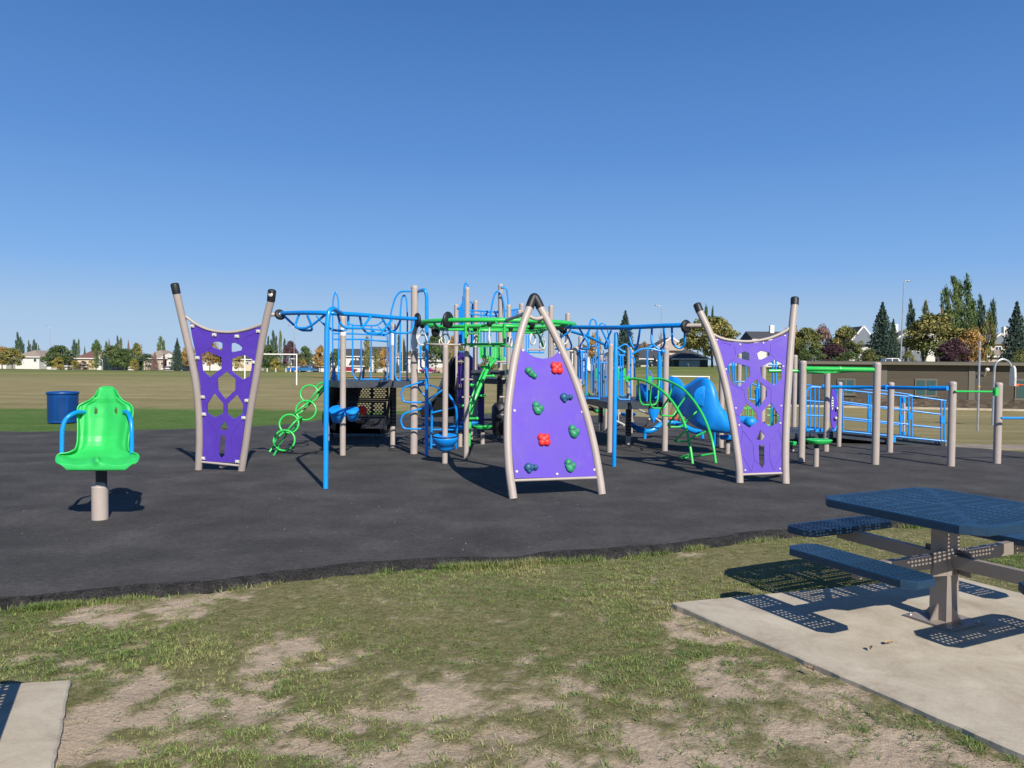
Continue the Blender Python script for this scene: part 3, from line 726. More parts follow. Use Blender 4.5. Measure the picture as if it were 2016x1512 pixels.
# ---- right blue overhead ladder
beamR = T('E', [(158,207,13.6),(500,212,12.6),(630,212,12.15),(860,205,11.7),(1080,195,11.3),(1260,190,11.05)])
m = MB(); m.tube(smooth(beamR, 4), .035, 12)
m.tube(smooth(T('E', [(215,250,14.3),(350,290,14.0),(470,345,13.6),(545,385,13.3)]), 4), .026, 10); m.build('overhead_rail', BLUE, circ)
polR = G(*zz('E', 608, 1503)); tpz = T('E', [(628,240,12.15)])[0]
m = MB(); m.tube([polR, Vector((tpz.x, tpz.y, tpz.z-.04))], .034, 14, dome=True); m.build('support_pole', BLUE, circ)
for l in ([(150,225,13.6),(215,375,13.55),(210,410,13.5),(165,415,13.5),(60,410,13.6)],
          [(205,225,13.4),(185,260,13.45),(80,320,13.5)],
          [(285,220,13.2),(380,375,13.2),(375,410,13.2),(290,410,13.3),(295,380,13.3),(385,225,13.2)],
          [(490,220,12.7),(560,370,12.7),(545,410,12.75),(520,405,12.8),(525,370,12.8),(585,235,12.6)],
          [(742,222,11.95),(765,350,11.9),(785,395,11.9),(820,410,11.9),(835,330,11.85),(852,225,11.8)],
          [(962,215,11.55),(955,350,11.5),(1005,405,11.5),(1055,410,11.5),(1080,360,11.45),(1072,215,11.4)],
          [(1147,212,11.25),(1150,355,11.2),(1190,400,11.2),(1240,405,11.2),(1268,360,11.15),(1265,205,11.1)]):
    m = MB(); m.tube(fillet(T('E', l), .05, 4), .017, 10); m.build('hand_loop', BLUE, circ)
a = T('E', [(1280,193,11.0),(1420,193,10.95)]); m = MB(); m.tube(a, .03, 12); m.build('stub', BEIGE, circ)
bumper(T('E', [(1278,203,11.0)])[0], (a[1]-a[0])+Vector((0,-.2,0)), .1)
bumper(T('E', [(150,245,13.6)])[0], Vector((1, -.3, 0)), .09)
# ---- hanging rings, each swings on its own trolley
def hanging_ring(c, topz, yaw, label, R=.088, tilt=0.0, double=False):
    t = thing('hanging_ring', (c.x, c.y, c.z-R), label, 'gym ring', 'gym rings hanging from the overhead track')
    u = Vector((math.cos(yaw), math.sin(yaw), 0)); w = Vector((0,0,1)); n = u.cross(w)
    m = MB(); m.tube([c+u*R*math.cos(a)+w*R*math.sin(a) for a in [2*PI*k/28 for k in range(28)]], .0135, 10, closed=True); m.build('ring', SILVER, t)
    ap = c+w*(R*2.05)
    m = MB(); m.tube(smooth([c+u*R*.93+w*R*.35, c+u*R*.6+w*R*1.2, ap], 4), .009, 8); m.tube(smooth([c-u*R*.93+w*R*.35, c-u*R*.6+w*R*1.2, ap], 4), .009, 8); m.build('yoke', SILVER, t)
    zt = topz
    m = MB(); k = 0; z = ap.z
    while z < zt-.05 or k < 2:
        o = Vector((c.x, c.y, z)); uu = u if k % 2 else n
        m.tube([o+uu*.014*math.cos(a)+w*(.022*math.sin(a)+.012) for a in [2*PI*j/10 for j in range(10)]], .004, 6, closed=True); z += .034; k += 1
    m.build('chain', STEEL, t)
    m = MB(); m.lathe(Vector((c.x, c.y, zt)), [(.001,-.075),(.035,-.07),(.045,-.035),(.045,.02),(.03,.05),(.001,.055)], 14); m.build('trolley', BLACKM, t)
    return t
tz = HZ-.03
for px, py, Y, yaw, lab in ((*zz('J',215,598),13.35,.5,'leftmost hanging ring, turned half sideways beside the thick blue fire pole'),
        (*zz('J',672,585),12.9,.75,'hanging ring right under the large black bumper, nearer one of its pair'),(*zz('J',612,640),13.9,1.0,'hanging ring half hidden behind the one under the large black bumper'),
        (*zz('J',1548,575),12.5,1.52,'hanging ring seen edge on in front of the green square frame'),(*zz('J',1262,660),14.3,1.35,'hanging ring seen edge on behind the green square frame, left side'),
        (*zz('J',1968,640),14.2,1.3,'hanging ring seen edge on just left of the A-frame post'),(*zz('D',374,372),13.4,1.0,'hanging ring inside the top of the A-frame, left of the other'),
        (*zz('D',441,402),14.2,.9,'hanging ring inside the top of the A-frame, right and lower'),(*zz('D',545,385),13.5,.2,'hanging ring right beside the A-frame right post, left of its twin'),(*zz('D',582,372),13.9,.45,'rightmost hanging ring, beside the start of the right blue ladder')):
    c = P(px, py, Y); hanging_ring(c, HZ-.03, yaw, lab)
# ================================================================== helpers for towers
def vpost(k, base, topxy, r, parent, cap=True, mat=None, wrap=None, band=None):
    """vertical post: base pixel on the ground, top pixel gives the height"""
    b_ = G(*zz(k, *base)); t_ = P(*zz(k, *topxy), b_.y)
    m = MB(); m.tube([Vector((b_.x, b_.y, -.02)), Vector((b_.x, b_.y, t_.z-r*.3))], r, 18, caps=True)
    o = m.build('post', mat or BEIGE, parent)
    c = MB(); c.lathe(Vector((b_.x, b_.y, t_.z-r*.3)), [(r*1.02, -.03), (r*1.02, 0), (r*.93, .018), (r*.6, .03), (.001, .034)], 18); c.build('end_cap', mat or BEIGE, o)
    return Vector((b_.x, b_.y, 0)), t_.z, o
def dpost(px_, py_top, d, r, parent, k='X', base_z=-.02):
    t_ = P(*zz(k, px_, py_top), d)
    m = MB(); m.tube([Vector((t_.x, d, base_z)), Vector((t_.x, d, t_.z-r*.3))], r, 16); o = m.build('post', BEIGE, parent)
    c = MB(); c.lathe(Vector((t_.x, d, t_.z-r*.3)), [(r*1.02, -.03), (r*1.02, 0), (r*.93, .018), (r*.6, .03), (.001, .034)], 16); c.build('end_cap', BEIGE, o)
    return Vector((t_.x, d, 0)), t_.z, o
def tubes(name, lst, r, mat, parent, k='X', d=None, rr=.05, seg=9, closed=False, sm=False, label=None):
    m = MB()
    for l in lst:
        p = T(k, l, d); m.tube(smooth(p, 5, closed) if sm else fillet(p, rr, 4, closed), r, seg, closed=closed)
    return m.build(name, mat, parent, label=label)
def wallframe(a, b):
    """vertical frame from plan point a to b: origin a, u along, v up"""
    u = Vector((b.x-a.x, b.y-a.y, 0)); L = u.length; u.normalize(); return (Vector((a.x, a.y, 0)), u, Vector((0,0,1)), Vector((u.y, -u.x, 0))), L
def guard(a, b, z0, z1, n, parent, mat=BLUE, r=.016, inset=.1, mids=(), label=None, name='guard_rail', arch=0):
    """welded barrier between two plan points: rounded frame and balusters"""
    fr, L = wallframe(a, b); o, u, v, _ = fr; w = lambda x, z: o+u*x+v*z
    m = MB(); x0, x1 = inset, L-inset
    m.tube(fillet([w(x0,z0), w(x1,z0), w(x1,z1), w(x0,z1)], .08, 4, True), r*1.25, 9, closed=True)
    for i in range(n):
        x = x0+(x1-x0)*(i+1)/(n+1); m.tube([w(x,z0), w(x,z1)], r*.75, 8)
    for z in mids: m.tube([w(x0,z), w(x1,z)], r*.8, 8)
    for z in (z0+.06, z1-.06):
        m.tube([w(.04,z), w(x0,z)], r, 8); m.tube([w(L-.04,z), w(x1,z)], r, 8)
    if arch: m.tube(smooth([w(x0,z1), w((x0+x1)/2, z1+arch), w(x1,z1)], 8), r, 9)
    return m.build(name, mat, parent, label=label)
def perf_holes(x0, x1, z0, z1, pitch=.05, r=.013, slant=1.6):
    hs = []; j = 0; z = z0
    while z < z1:
        x = x0+(pitch/2 if j % 2 else 0)
        while x < x1:
            hs.append([(x+r*slant*math.cos(a), z+r*math.sin(a)) for a in [2*PI*k/6+.3 for k in range(6)]]); x += pitch
        z += pitch*.62; j += 1
    return hs
def deck_part(poly, z, parent, th=.1, name='deck'):
    m = MB(); m.prism([(p.x, p.y) for p in poly], z-th, z); return m.build(name, DECK, parent)
def wrap(pos, z0, z1, r, parent):
    """perforated charcoal sleeve round a post"""
    m = MB(); n = 16; rows = []; zs = np.arange(z0, z1, .022)
    for i, z in enumerate(zs): rows.append([Vector((pos.x+r*math.cos(2*PI*k/28), pos.y+r*math.sin(2*PI*k/28), z)) for k in range(28)])
    m.grid(rows, closed=True, keep=lambda i, k: not ((i % 3 == 1) and ((k+(i//3)) % 2 == 0) and int(i/9) % 3 != 2)); return m.build('perforated_sleeve', BLACKM, parent)
EV = Vector
# ================================================================== left tower
LT = thing('play_tower', (-2.7, 14.4, 0), 'left play tower with charcoal deck, perforated black steps, black slide and spiral blue pole', 'playground tower')
pA, zA, oA = vpost('B', (688,1495), (697,283), .052, LT)
pB, zB, oB = vpost('B', (548,1440), (532,338), .052, LT)
pC, zC, oC = vpost('B', (1127,1425), (1131,355), .054, LT)
pD, zD, oD = vpost('C', (297,1406), (313,92), .066, LT)
m = MB(); m.lathe(pD+EV((0,0,1.86)), [(.068,0),(.068,.30)], 18); m.build('label_sticker', WHITE, oD)
m = MB(); m.lathe(pC+EV((0,0,1.99)), [(.0555,0),(.0555,.26)], 18); m.build('label_sticker', WHITE, oC)
m = MB(); m.lathe(pA+EV((0,0,2.12)), [(.0535,0),(.0535,.14)], 18); m.build('label_sticker', WHITE, oA)
dz = 1.31
deck_part([pA+EV((-.06,-.02,0)), pD+EV((.02,.05,0)), EV((pD.x+.0,15.35,0)), EV((-3.6,15.35,0)), pB+EV((-.03,-.1,0))], dz, LT, .11)
wrap(pC, .42, 1.2, .064, LT)
# perforated steps under the deck
for i, (za, zb, yy, x0, x1) in enumerate(((.93,1.19,14.95,-3.35,-2.42),(.62,.90,14.70,-3.2,-2.42),(.44,.58,14.45,-2.85,-2.42))):
    o = EV((x0, yy, 0)); L = x1-x0; m = MB()
    hs = perf_holes(.06, L*.60, za+.04, zb-.025, .062, .0165)+perf_holes(L*.70, L-.05, za+.04, zb-.025, .062, .0165)
    m.plate([(0,za),(L,za),(L,zb),(0,zb)], hs, (o, EV((1,0,0)), EV((0,0,1)), EV((0,-1,0))), .008)
    m.build('perforated_riser', BLACKM, LT)
    m = MB(); m.box(((x0+x1)/2, yy-.04, za-.02), (L, .08, .03)); m.build('step_tread', BLACKM, LT)
m = MB(); m.plate([(14.2,.42),(15.1,1.2),(15.1,.98),(14.5,.34)], [], (EV((-2.4,0,0)), EV((0,1,0)), EV((0,0,1)), EV((1,0,0))), .01); m.build('step_stringer', BLACKM, LT)
m = MB(); m.plate([(14.2,.42),(15.1,1.2),(15.1,.9),(14.5,.34)], [], (EV((-3.38,0,0)), EV((0,1,0)), EV((0,0,1)), EV((1,0,0))), .01); m.build('step_stringer', BLACKM, LT)
m = MB(); c = P(*zz('B', 862, 1100), 14.35)
for dx, dz_ in ((-.045,.02),(.0,.035),(.05,.0),(.03,-.05),(-.03,-.03)): m.ball(c+EV((dx,0,dz_)), .045, (1,.6,1), 10, 8)
m.build('hand_hold', RED, LT, label='dark red knob hold in the shade under the deck')
# black slide
def chute(name, path, width, wall, mat, parent, th=.025, lip=.04, nsm=6, label=None):
    pts = smooth(path, nsm); rows = []; out = []
    for i, p in enumerate(pts):
        t = (pts[min(i+1, len(pts)-1)]-pts[max(i-1, 0)]); t.z = 0; t.normalize(); s = EV((t.y, -t.x, 0)); hw = width/2
        prof = [(-hw-lip, wall), (-hw, wall+.01), (-hw*.92, wall*.35), (-hw*.7, .03), (0, 0), (hw*.7, .03), (hw*.92, wall*.35), (hw, wall+.01), (hw+lip, wall)]
        low = [(hw+lip, wall-th), (hw+.025, wall*.35), (hw*.75, -.03), (0, -.04), (-hw*.75, -.03), (-hw-.025, wall*.35), (-hw-lip, wall-th)]
        rows.append([p+s*a+EV((0,0,b)) for a, b in prof+low])
    m = MB(); m.grid(rows, closed=True); n = len(rows[0])
    m.add(rows[0], [tuple(reversed(range(n)))]); m.add(rows[-1], [tuple(range(n))])
    return m.build(name, mat, parent, label=label)
chute('slide', [EV((-3.25,15.2,1.25)), EV((-3.42,15.6,.85)), EV((-3.6,16.0,.45)), EV((-3.75,16.4,.17)), EV((-3.6,16.8,.12)), EV((-3.2,16.9,.12)), EV((-2.8,16.8,.12))], .56, .30, SLBLK, LT)
m = MB(); m.cyl((-3.9,16.5,0), (-3.9,16.5,.28), .03); m.build('slide_support', BLACKM, LT)
# rails of the deck
tubes('guard_rail', [[(775,345),(775,780),(800,832),(1070,832),(1100,800),(1102,350)],[(850,480),(850,830)],[(940,365),(935,830)],
   [(1000,370),(1070,415),(1082,480),(1078,840)],[(610,480),(850,480),(1080,500)],[(610,430),(800,432),(1065,448)],[(740,340),(780,360),(990,360),(1040,318)],[(680,375),(800,380),(1100,405)]], .0155, BLUE, LT, 'B', 15.0, .06)
tubes('hoop', [[(602,845),(600,300),(604,130),(626,52),(648,120),(655,300),(652,845)],[(602,800),(652,800)]], .014, BLUE, LT, 'B', 14.3, .08)
m = MB(); m.box(P(*zz('B', 618, 812), 14.35), (.04,.06,.22)); m.build('bracket', BLUE, LT)
for x in (845, 1060):
    m = MB(); a = P(*zz('B', x-10, 840), 15.0); m.beam(a+EV((0,-.12,-.03)), a+EV((.03,0,.16)), .03, .03); m.build('brace', DECK, LT)
tubes('hoop', [[(188,835),(192,300),(203,185),(222,160),(240,190),(247,300),(245,835)],[(160,830),(188,835)],[(245,825),(275,825)]], .016, BLUE, LT, 'C', 14.4, .1)
tubes('hoop', [[(112,820),(108,420),(118,300),(152,180),(190,133),(288,133)],[(152,440),(150,790),(165,830),(188,832)],[(20,520),(95,525)],[(350,560),(352,730),(385,742)]], .0165, BLUE, LT, 'C', 14.3, .08)
# fire pole and spiral loops
pole = G(*zz('C', 397, 1421)); dd = pole.y
m = MB(); m.tube([pole]+fillet(T('C', [(398,760,dd),(399,170,dd),(385,122,dd),(315,133,13.9)]), .14, 6)[0:], .033, 14); m.build('fire_pole', BLUE, LT)
tubes('spiral_loop', [[(392,832),(215,888),(196,935),(212,995),(250,1003),(392,1003)]], .0165, BLUE, LT, 'C', 13.65, .08)
tubes('spiral_loop', [[(392,1043),(215,1092),(192,1150),(215,1205),(250,1212),(392,1212)]], .0165, BLUE, LT, 'C', 13.65, .08)
tubes('spiral_loop', [[(320,868),(410,866),(470,882),(525,908),(400,985)],[(325,870),(345,915),(380,945)]], .0165, BLUE, LT, 'C', 13.95, .06)
m = MB(); m.tube(smooth([P(*zz('C',x,y),d) for x, y, d in ((380,945,14.0),(415,1000,14.2),(437,1080,14.4))]+[G(*zz('C',432,1372))], 5), .024, 10)
m.tube(smooth([P(*zz('C',x,y),d) for x, y, d in ((545,920,14.2),(585,965,14.3),(625,1040,14.3),(634,1150,14.4))]+[G(*zz('C',628,1368))], 5), .024, 10)
for a, b_ in (((445,1085),(615,1042)),((438,1217),(632,1219)),((434,1335),(628,1337))): m.tube(T('C', [a, b_], 14.35), .0145, 8)
m.build('curved_ladder', BLUE, LT)
# bongo drums
def drum_part(c, r, h, parent, nm='drum', mat=BLUEP):
    m = MB(); m.lathe(c, [(.001,-h),(r*.66,-h),(r*.80,-h*.93),(r*.93,-h*.35),(r*.97,-.045),(r*1.03,-.04),(r*1.03,-.004),(r*.97,.004),(r*.86,-.006),(r*.8,.0),(.001,.006)], 28, EV((0,-.5,1))); return m.build(nm, mat, parent)
c1, c2 = P(*zz('B', 638, 1092), 13.4), P(*zz('B', 770, 1098), 13.45)
o1 = drum_part(c1, .138, .235, LT); drum_part(c2, .115, .2, LT)
m = MB(); m.tube([c1+EV((.05,.03,-.05)), (c1+c2)/2+EV((0,.06,-.09)), c2+EV((-.04,.03,-.05))], .05, 10); m.tube([(c1+c2)/2+EV((0,.05,-.09)), pA+EV((0,0,c1.z-.1))], .04, 10); m.build('drum_bracket', BLUEP, LT)
# green ring chain climber
m = MB()
def ringt(m, c, R, nrm, r=.0185): 
    n = EV(nrm).normalized(); u = n.orthogonal().normalized(); w = n.cross(u)
    m.tube([c+u*R*math.cos(a)+w*R*math.sin(a) for a in [2*PI*k/32 for k in range(32)]], r, 9, closed=True)
cl = []
for (x, y, rr_, d) in ((395,957,76,14.45),(366,1102,86,14.2),(218,1220,82,13.95),(176,1365,90,13.75)):
    c = P(*zz('B', x, y), d); R = rr_/4.447*d/F; cl.append((c, R))
    m = MB(); ringt(m, c, R, (.12,-1,.25)); m.build('climbing_ring', GREEN, LT)
for (x0,y0,x1,y1,wd,d) in ((525,885,405,1040,32,14.5),(400,1030,270,1150,25,14.3),(320,1165,215,1300,30,14.05),(180,1290,100,1420,30,13.85)):
    a, b_ = P(*zz('B', x0, y0), d), P(*zz('B', x1, y1), d); c = (a+b_)/2; ax = (b_-a)/2; perp = EV((.35,.0,.12))+EV((0,1,0))*.0
    side = EV((0,.17,0))+EV((wd/4.447*d/F*.55,0,wd/4.447*d/F*.35)); m = MB()
    m.tube([c+ax*math.cos(t)+side*math.sin(t) for t in [2*PI*k/28 for k in range(28)]], .0175, 9, closed=True); m.build('climbing_ring', GREEN, LT)
m = MB(); g1 = G(*zz('B', 85, 1497)); g2 = G(*zz('B', 45, 1468))
m.tube([g1, P(*zz('B',128,1420),13.8)], .02, 9); m.tube([g2, P(*zz('B',100,1395),13.95)], .02, 9)
m.build('foot', GREEN, LT)
tubes('climbing_ring', [[(450,905,14.5),(480,868,14.5),(530,856,14.5),(590,855,14.5),(642,878,14.5)],[(470,960,14.5),(510,905,14.55),(545,880,14.6)]], .018, GREEN, LT, 'B', None, .05)
# ================================================================== drum on its own post
DP = thing('drum_table', G(876, 911), 'blue bowl shaped drum on a slim beige post in front of the spiral climber', 'drum')
pE, zE, oE = vpost('C', (540,1480), (553,562), .046, DP)
m = MB(); c = P(*zz('C', 544, 1266), pE.y)
m.lathe(c, [(.048,-.235),(.115,-.235),(.135,-.20),(.145,-.155),(.16,-.145),(.205,-.08),(.222,-.03),(.222,-.008),(.21,.004),(.19,-.003),(.048,.0)], 32, EV((0,-.12,1))); m.build('drum_bowl', BLUEP, DP)
m = MB(); m.tube([c+EV((.214*math.cos(a),.214*math.sin(a),.008+.025*math.sin(a))) for a in [2*PI*k/32 for k in range(32)]], .012, 8, closed=True); m.build('drum_rim', BLACKR, DP)
m = MB(); m.tube(T('C', [(400,548,13.2),(553,552,12.6),(700,552,13.1)]), .018, 8); m.build('cross_rail', BEIGE, DP)
# ================================================================== central tower
CT = thing('play_tower', (-.7, 17.3, 0), 'rear middle play tower with tall posts, blue hoops, green barrier and dark purple climbing wall', 'playground tower')
q1, z1, _ = vpost('C', (707,1441), (723,108), .045, CT)
q2, z2, _ = vpost('C', (775,1250), (790,208), .058, CT)
q3, z3, _ = dpost(898.5, 600, 19.6, .058, CT)
q4, z4, _ = dpost(986, 560, 17.2, .06, CT)
q5, z5, _ = dpost(1002, 601, 15.6, .045, CT)
q6, z6, _ = dpost(1027, 598, 19.0, .06, CT)
q7, z7, _ = dpost(1023, 611, 17.4, .055, CT)
q8, z8, _ = dpost(1085, 602, 16.2, .055, CT)
q9, z9, _ = dpost(1118, 617, 18.5, .06, CT)
dzc = 1.55
deck_part([q2+EV((.05,0,0)), q4, q7+EV((.1,0,0)), q6, q3], 1.30, CT, .12)
deck_part([EV((-.85,15.9,0)), EV((-.0,15.9,0)), q4+EV((.2,0,0)), q2], 1.50, CT, .1)
# dark purple climbing wall between q3 and q2, with holds
WP = (EV((-1.30,18.4,0)), EV((.86,-.5,0)).normalized(), EV((0,0,1)), EV((-.5,-.86,0)).normalized())
hsW = [[(x+.035*math.cos(a), z+.055*math.sin(a)) for a in [2*PI*k/10 for k in range(10)]] for x, z in ((.22,1.02),(.42,1.32),(.32,.72),(.55,.5),(.5,1.0),(.2,.42))]
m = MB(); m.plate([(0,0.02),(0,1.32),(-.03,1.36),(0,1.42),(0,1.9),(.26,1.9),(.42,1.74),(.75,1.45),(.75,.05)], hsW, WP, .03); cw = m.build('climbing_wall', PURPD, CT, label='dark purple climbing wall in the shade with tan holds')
m = MB(); m.tube([WP[0]+WP[1]*x+WP[2]*z+WP[3]*.015 for x, z in ((0,1.92),(.26,1.92),(.43,1.76))], .014, 8); m.build('edge_trim', BLUE, cw)
for x, z in ((.09,1.68),(.1,1.1),(.1,.62),(.2,.32),(.33,1.5),(.6,.8)):
    m = MB(); m.ball(WP[0]+WP[1]*x+WP[2]*z+WP[3]*.045, .05, (1,1,1.3), 10, 8, .08); m.build('hand_hold', TANH, cw)
m = MB()
for y, x0, x1 in ((685,648,700),(825,672,755),(962,680,755)): m.tube(T('C', [(x0,y,15.2),(x1,y,15.6)]), .02, 8)
for y, x0, x1 in ((820,985,1010),(962,970,1010),(1103,980,1010)): m.tube(T('C', [(x0,y,15.4),(x1,y,15.4)]), .02, 8)
m.tube(T('C', [(945,685,15.6),(1022,685,15.6)]), .02, 8)
m.build('rung', BEIGE, CT)
# rails above the deck
def balus(k, xs_, y0, y1, d, r=.013, rails=(), parent=CT, mat=BLUE):
    m = MB()
    for x in xs_: m.tube(T(k, [(x,y0,d),(x,y1,d)]), r, 7)
    for (xa, ya, xb, yb) in rails: m.tube(T(k, [(xa,ya,d),(xb,yb,d)]), r*1.25, 8)
    return m.build('guard_rail', mat, parent)
balus('H', (300,318,336,352), 505, 1110, 18.8, .014, ((275,510,365,490),(275,1110,370,1110)))
balus('H', (514,530,547), 470, 1110, 18.2, .015, ((500,380,560,470),(500,1110,560,1110)))
tubes('hoop', [[(365,1110),(370,500),(385,200),(400,90),(430,48),(458,95),(462,160)],[(320,500),(360,410)],[(505,380),(535,430),(540,560)]], .019, BLUE, CT, 'H', 17.9, .12)
m = MB()
for x in (372, 385): m.tube(T('H', [(x,300,18.0),(x,1110,18.0)]), .02, 8)
m.build('guard_rail', BLUE, CT)
balus('H', (686,738,792,848,955), 560, 1350, 17.0, .014, ((380,535,980,572),(380,600,980,645),(680,1350,850,1350),(740,640,800,580),(800,580,860,560),(920,560,960,650)))
tubes('hoop', [[(845,1340),(850,640),(880,420),(925,250),(980,195),(1035,240),(1075,370),(1100,560),(1105,1360)],[(1105,1330),(1150,1340)]], .019, BLUE, CT, 'H', 16.6, .2)
tubes('hoop', [[(1045,155),(1110,142),(1138,185),(1155,330),(1165,460)]], .018, BLUE, CT, 'H', 16.9, .1)
balus('H', (1230,1258,1285,1312,1340,1366), 545, 1200, 18.4, .016, ((1095,550,1370,518),(1220,650,1310,640)))
m = MB(); m.ball(T('H', [(975,570,16.9)])[0], .03); m.ball(T('H', [(1052,145,17.0)])[0], .035); m.ball(T('H', [(285,510,19.0)])[0], .035); m.build('rail_clamp', BLUE, CT)
balus('D', (330,345,420), 340, 470, 18.2, .014, ((320,460,450,460),))
m = MB(); m.tube(T('D', [(340,440,15.8),(455,440,15.8)]), .018, 8); m.tube(T('D', [(500,345,15.8),(500,500,15.8)]), .016, 8); m.tube(T('D', [(520,380,15.8),(520,500,15.8)]), .016, 8); m.build('rung', BEIGE, CT)
# green slatted barrier
m = MB(); a, b_ = P(*zz('H', 655, 1240), 16.9), P(*zz('H', 1100, 1240), 16.9); L = b_.x-a.x
for i in range(11):
    x = a.x+L*(i+.5)/11; m.box((x, 16.9, (P(*zz('H',655,1190),16.9).z+P(*zz('H',655,1385),16.9).z)/2), (L/11*.72, .03, .25))
m.build('slat_panel', GREEN, CT)
m = MB(); zt_, zb_ = P(*zz('H',820,1385),16.3).z, P(*zz('H',820,1440),16.3).z; xa, xb = P(*zz('H',820,1400),16.3).x, P(*zz('H',1105,1400),16.3).x
m.box(((xa+xb)/2, 16.3, (zt_+zb_)/2), (xb-xa, .05, zt_-zb_)); m.build('slat_panel', GREEN, CT)
# dark slide down the back left
C19 = lambda x, y, d=18.9: P(*zz('C', x, y), d)
ol = [(612,640),(612,1120),(560,1128),(430,1132),(335,1132),(325,1085),(345,1050),(400,1020),(470,960),(520,840),(560,740)]
q0 = C19(612, 1132); m = MB(); m.plate([(C19(x,y).x-q0.x, C19(x,y).z) for x, y in ol], [], (EV((q0.x,18.9,0)), EV((1,0,0)), EV((0,0,1)), EV((0,-1,0))), .05, -.55); csl = m.build('slide', SLBLK, CT)
m = MB(); m.tube(smooth([C19(x,y,18.86) for x, y in ((608,648),(560,742),(520,842),(470,958),(400,1018),(348,1050),(328,1088))], 4), .035, 8); m.build('slide_rim', DECK, csl)
# green spine climber with knob pegs
gs = smooth(T('C', [(972,664,16.2),(925,680,15.95),(880,735,15.75),(838,830,15.55),(795,930,15.4),(762,1020,15.3),(738,1105,15.2)]), 5)
m = MB(); m.tube(gs+[EV((gs[-1].x-.02, gs[-1].y-.05, 0))], .038, 12); m.build('spine_rail', GREEN, CT)
m = MB(); m.tube(smooth(T('C', [(895,700,15.8),(860,725,15.7),(815,815,15.5),(775,905,15.35),(745,985,15.25),(733,1100,15.1)]), 5), .018, 9); m.build('spine_rail', GREEN, CT)
for x0, y0, x1, y1, d in ((880,727,828,727,15.7),(800,868,748,868,15.5),(860,797,918,797,15.6),(790,950,850,952,15.4),(720,1033,685,1033,15.3),(735,1130,792,1130,15.1)):
    m = MB(); p = T('C', [(x0,y0,d),(x1,y1,d)]); m.tube(p, .022, 9); m.ball(p[1], .036); m.build('peg', GREEN, CT)
# black tunnel panel on the right side
m = MB(); m.lathe(EV((P(985,870,16.5).x, 16.5, 0)), [(.14,0.1),(.17,.15),(.2,.5),(.19,.72),(.12,.8)], 18); m.build('tunnel_wall', BLACKR, CT)
wrap(EV((P(984,800,16.7).x, 16.7, 0)), .3, 1.35, .07, CT)
m = MB(); m.cyl(EV((P(984,800,16.7).x, 16.7, 0)), EV((P(984,800,16.7).x, 16.7, 1.4)), .05); m.build('post', BEIGE, CT)
m = MB(); m.box(P(*zz('C', 850, 1137), 19.5), (1.3,.3,.05)); m.build('low_bench', DECK, CT)
m = MB(); m.tube(T('C', [(500,1070,18.5),(440,1085,18.3)]), .02, 8); m.tube(T('C', [(470,1217,16.5),(580,1218,16.4)]), .02, 8); m.build('low_rail', BLUE, CT)
# ================================================================== stepping pods
def pod(k, cx, cy, base, rx, ry, mat, label, ht=.075, seg=30, post=True):
    b_ = G(*zz(k, *base)); c = P(*zz(k, cx, cy), b_.y)
    t = thing('stepping_pod', b_, label, 'stepping pod', 'stepping pods on short posts')
    w = rx/ZM[k][2]*b_.y/F; rows = []
    prof = [(.25,-ht*.9),(.8,-ht*.85),(.9,-ht*.5),(1.0,-ht*.12),(1.02,0),(.99,ht*.12),(.9,ht*.2),(.84,ht*.08),(.4,ht*.1),(.02,ht*.1)]
    for r_, z in prof:
        row = []
        for q in range(seg*2):
            a = 2*PI*q/(seg*2); lob = 1+.10*math.cos(2*a)+.06*math.cos(3*a+.6)
            rib = (1 if q % 2 else .965) if -ht*.9 < z < -.01 else 1
            row.append(c+EV((w*r_*math.cos(a)*lob/1.08*rib, w*r_*math.sin(a)*lob*.85*rib, z)))
        rows.append(row)
    m = MB(); m.grid(rows, closed=True); m.add(rows[-1], [tuple(range(seg*2))]); m.add(rows[0], [tuple(reversed(range(seg*2)))]); m.build('pod_top', mat, t)
    if post:
        m = MB(); m.cyl(b_+EV((0,0,-.02)), EV((b_.x, b_.y, c.z-ht*1.8)), .044, seg=16); m.build('post', BEIGE, t)
        m = MB(); m.cyl(EV((b_.x, b_.y, c.z-ht*1.9)), EV((b_.x, b_.y, c.z-ht*.7)), .036, seg=14); m.build('neck', BLACKM, t)
    return t
pod('C', 830, 1188, (836,1330), 76, 20, GREENP, 'green stepping pod on a beige post left of the central A-frame wall')
pod('C', 632, 1196, (660,1350), 60, 18, BLUEP, 'blue stepping pod behind the drum, front one of the blue pair')
pod('C', 730, 1160, (745,1290), 70, 16, BLUEP, 'blue stepping pod behind the drum, rear one of the blue pair')
pod('G', 202, 1298, (184,1505), 99, 25, GREENP, 'green stepping pod between the tall posts right of the latticed panel')
pod('M', 960, 1310, (955,1430), 55, 30, GREENP, 'green stepping pod just peeking out right of the right latticed panel')
pod('E', 1660, 1222, (1665,1385), 75, 18, BLUEP, 'blue stepping pod seen against the left post of the right latticed panel')
pod('K', 1030, 1012, (1085,1277), 120, 20, BLUEP, 'blue stepping pod in the rear middle beyond the right deck')
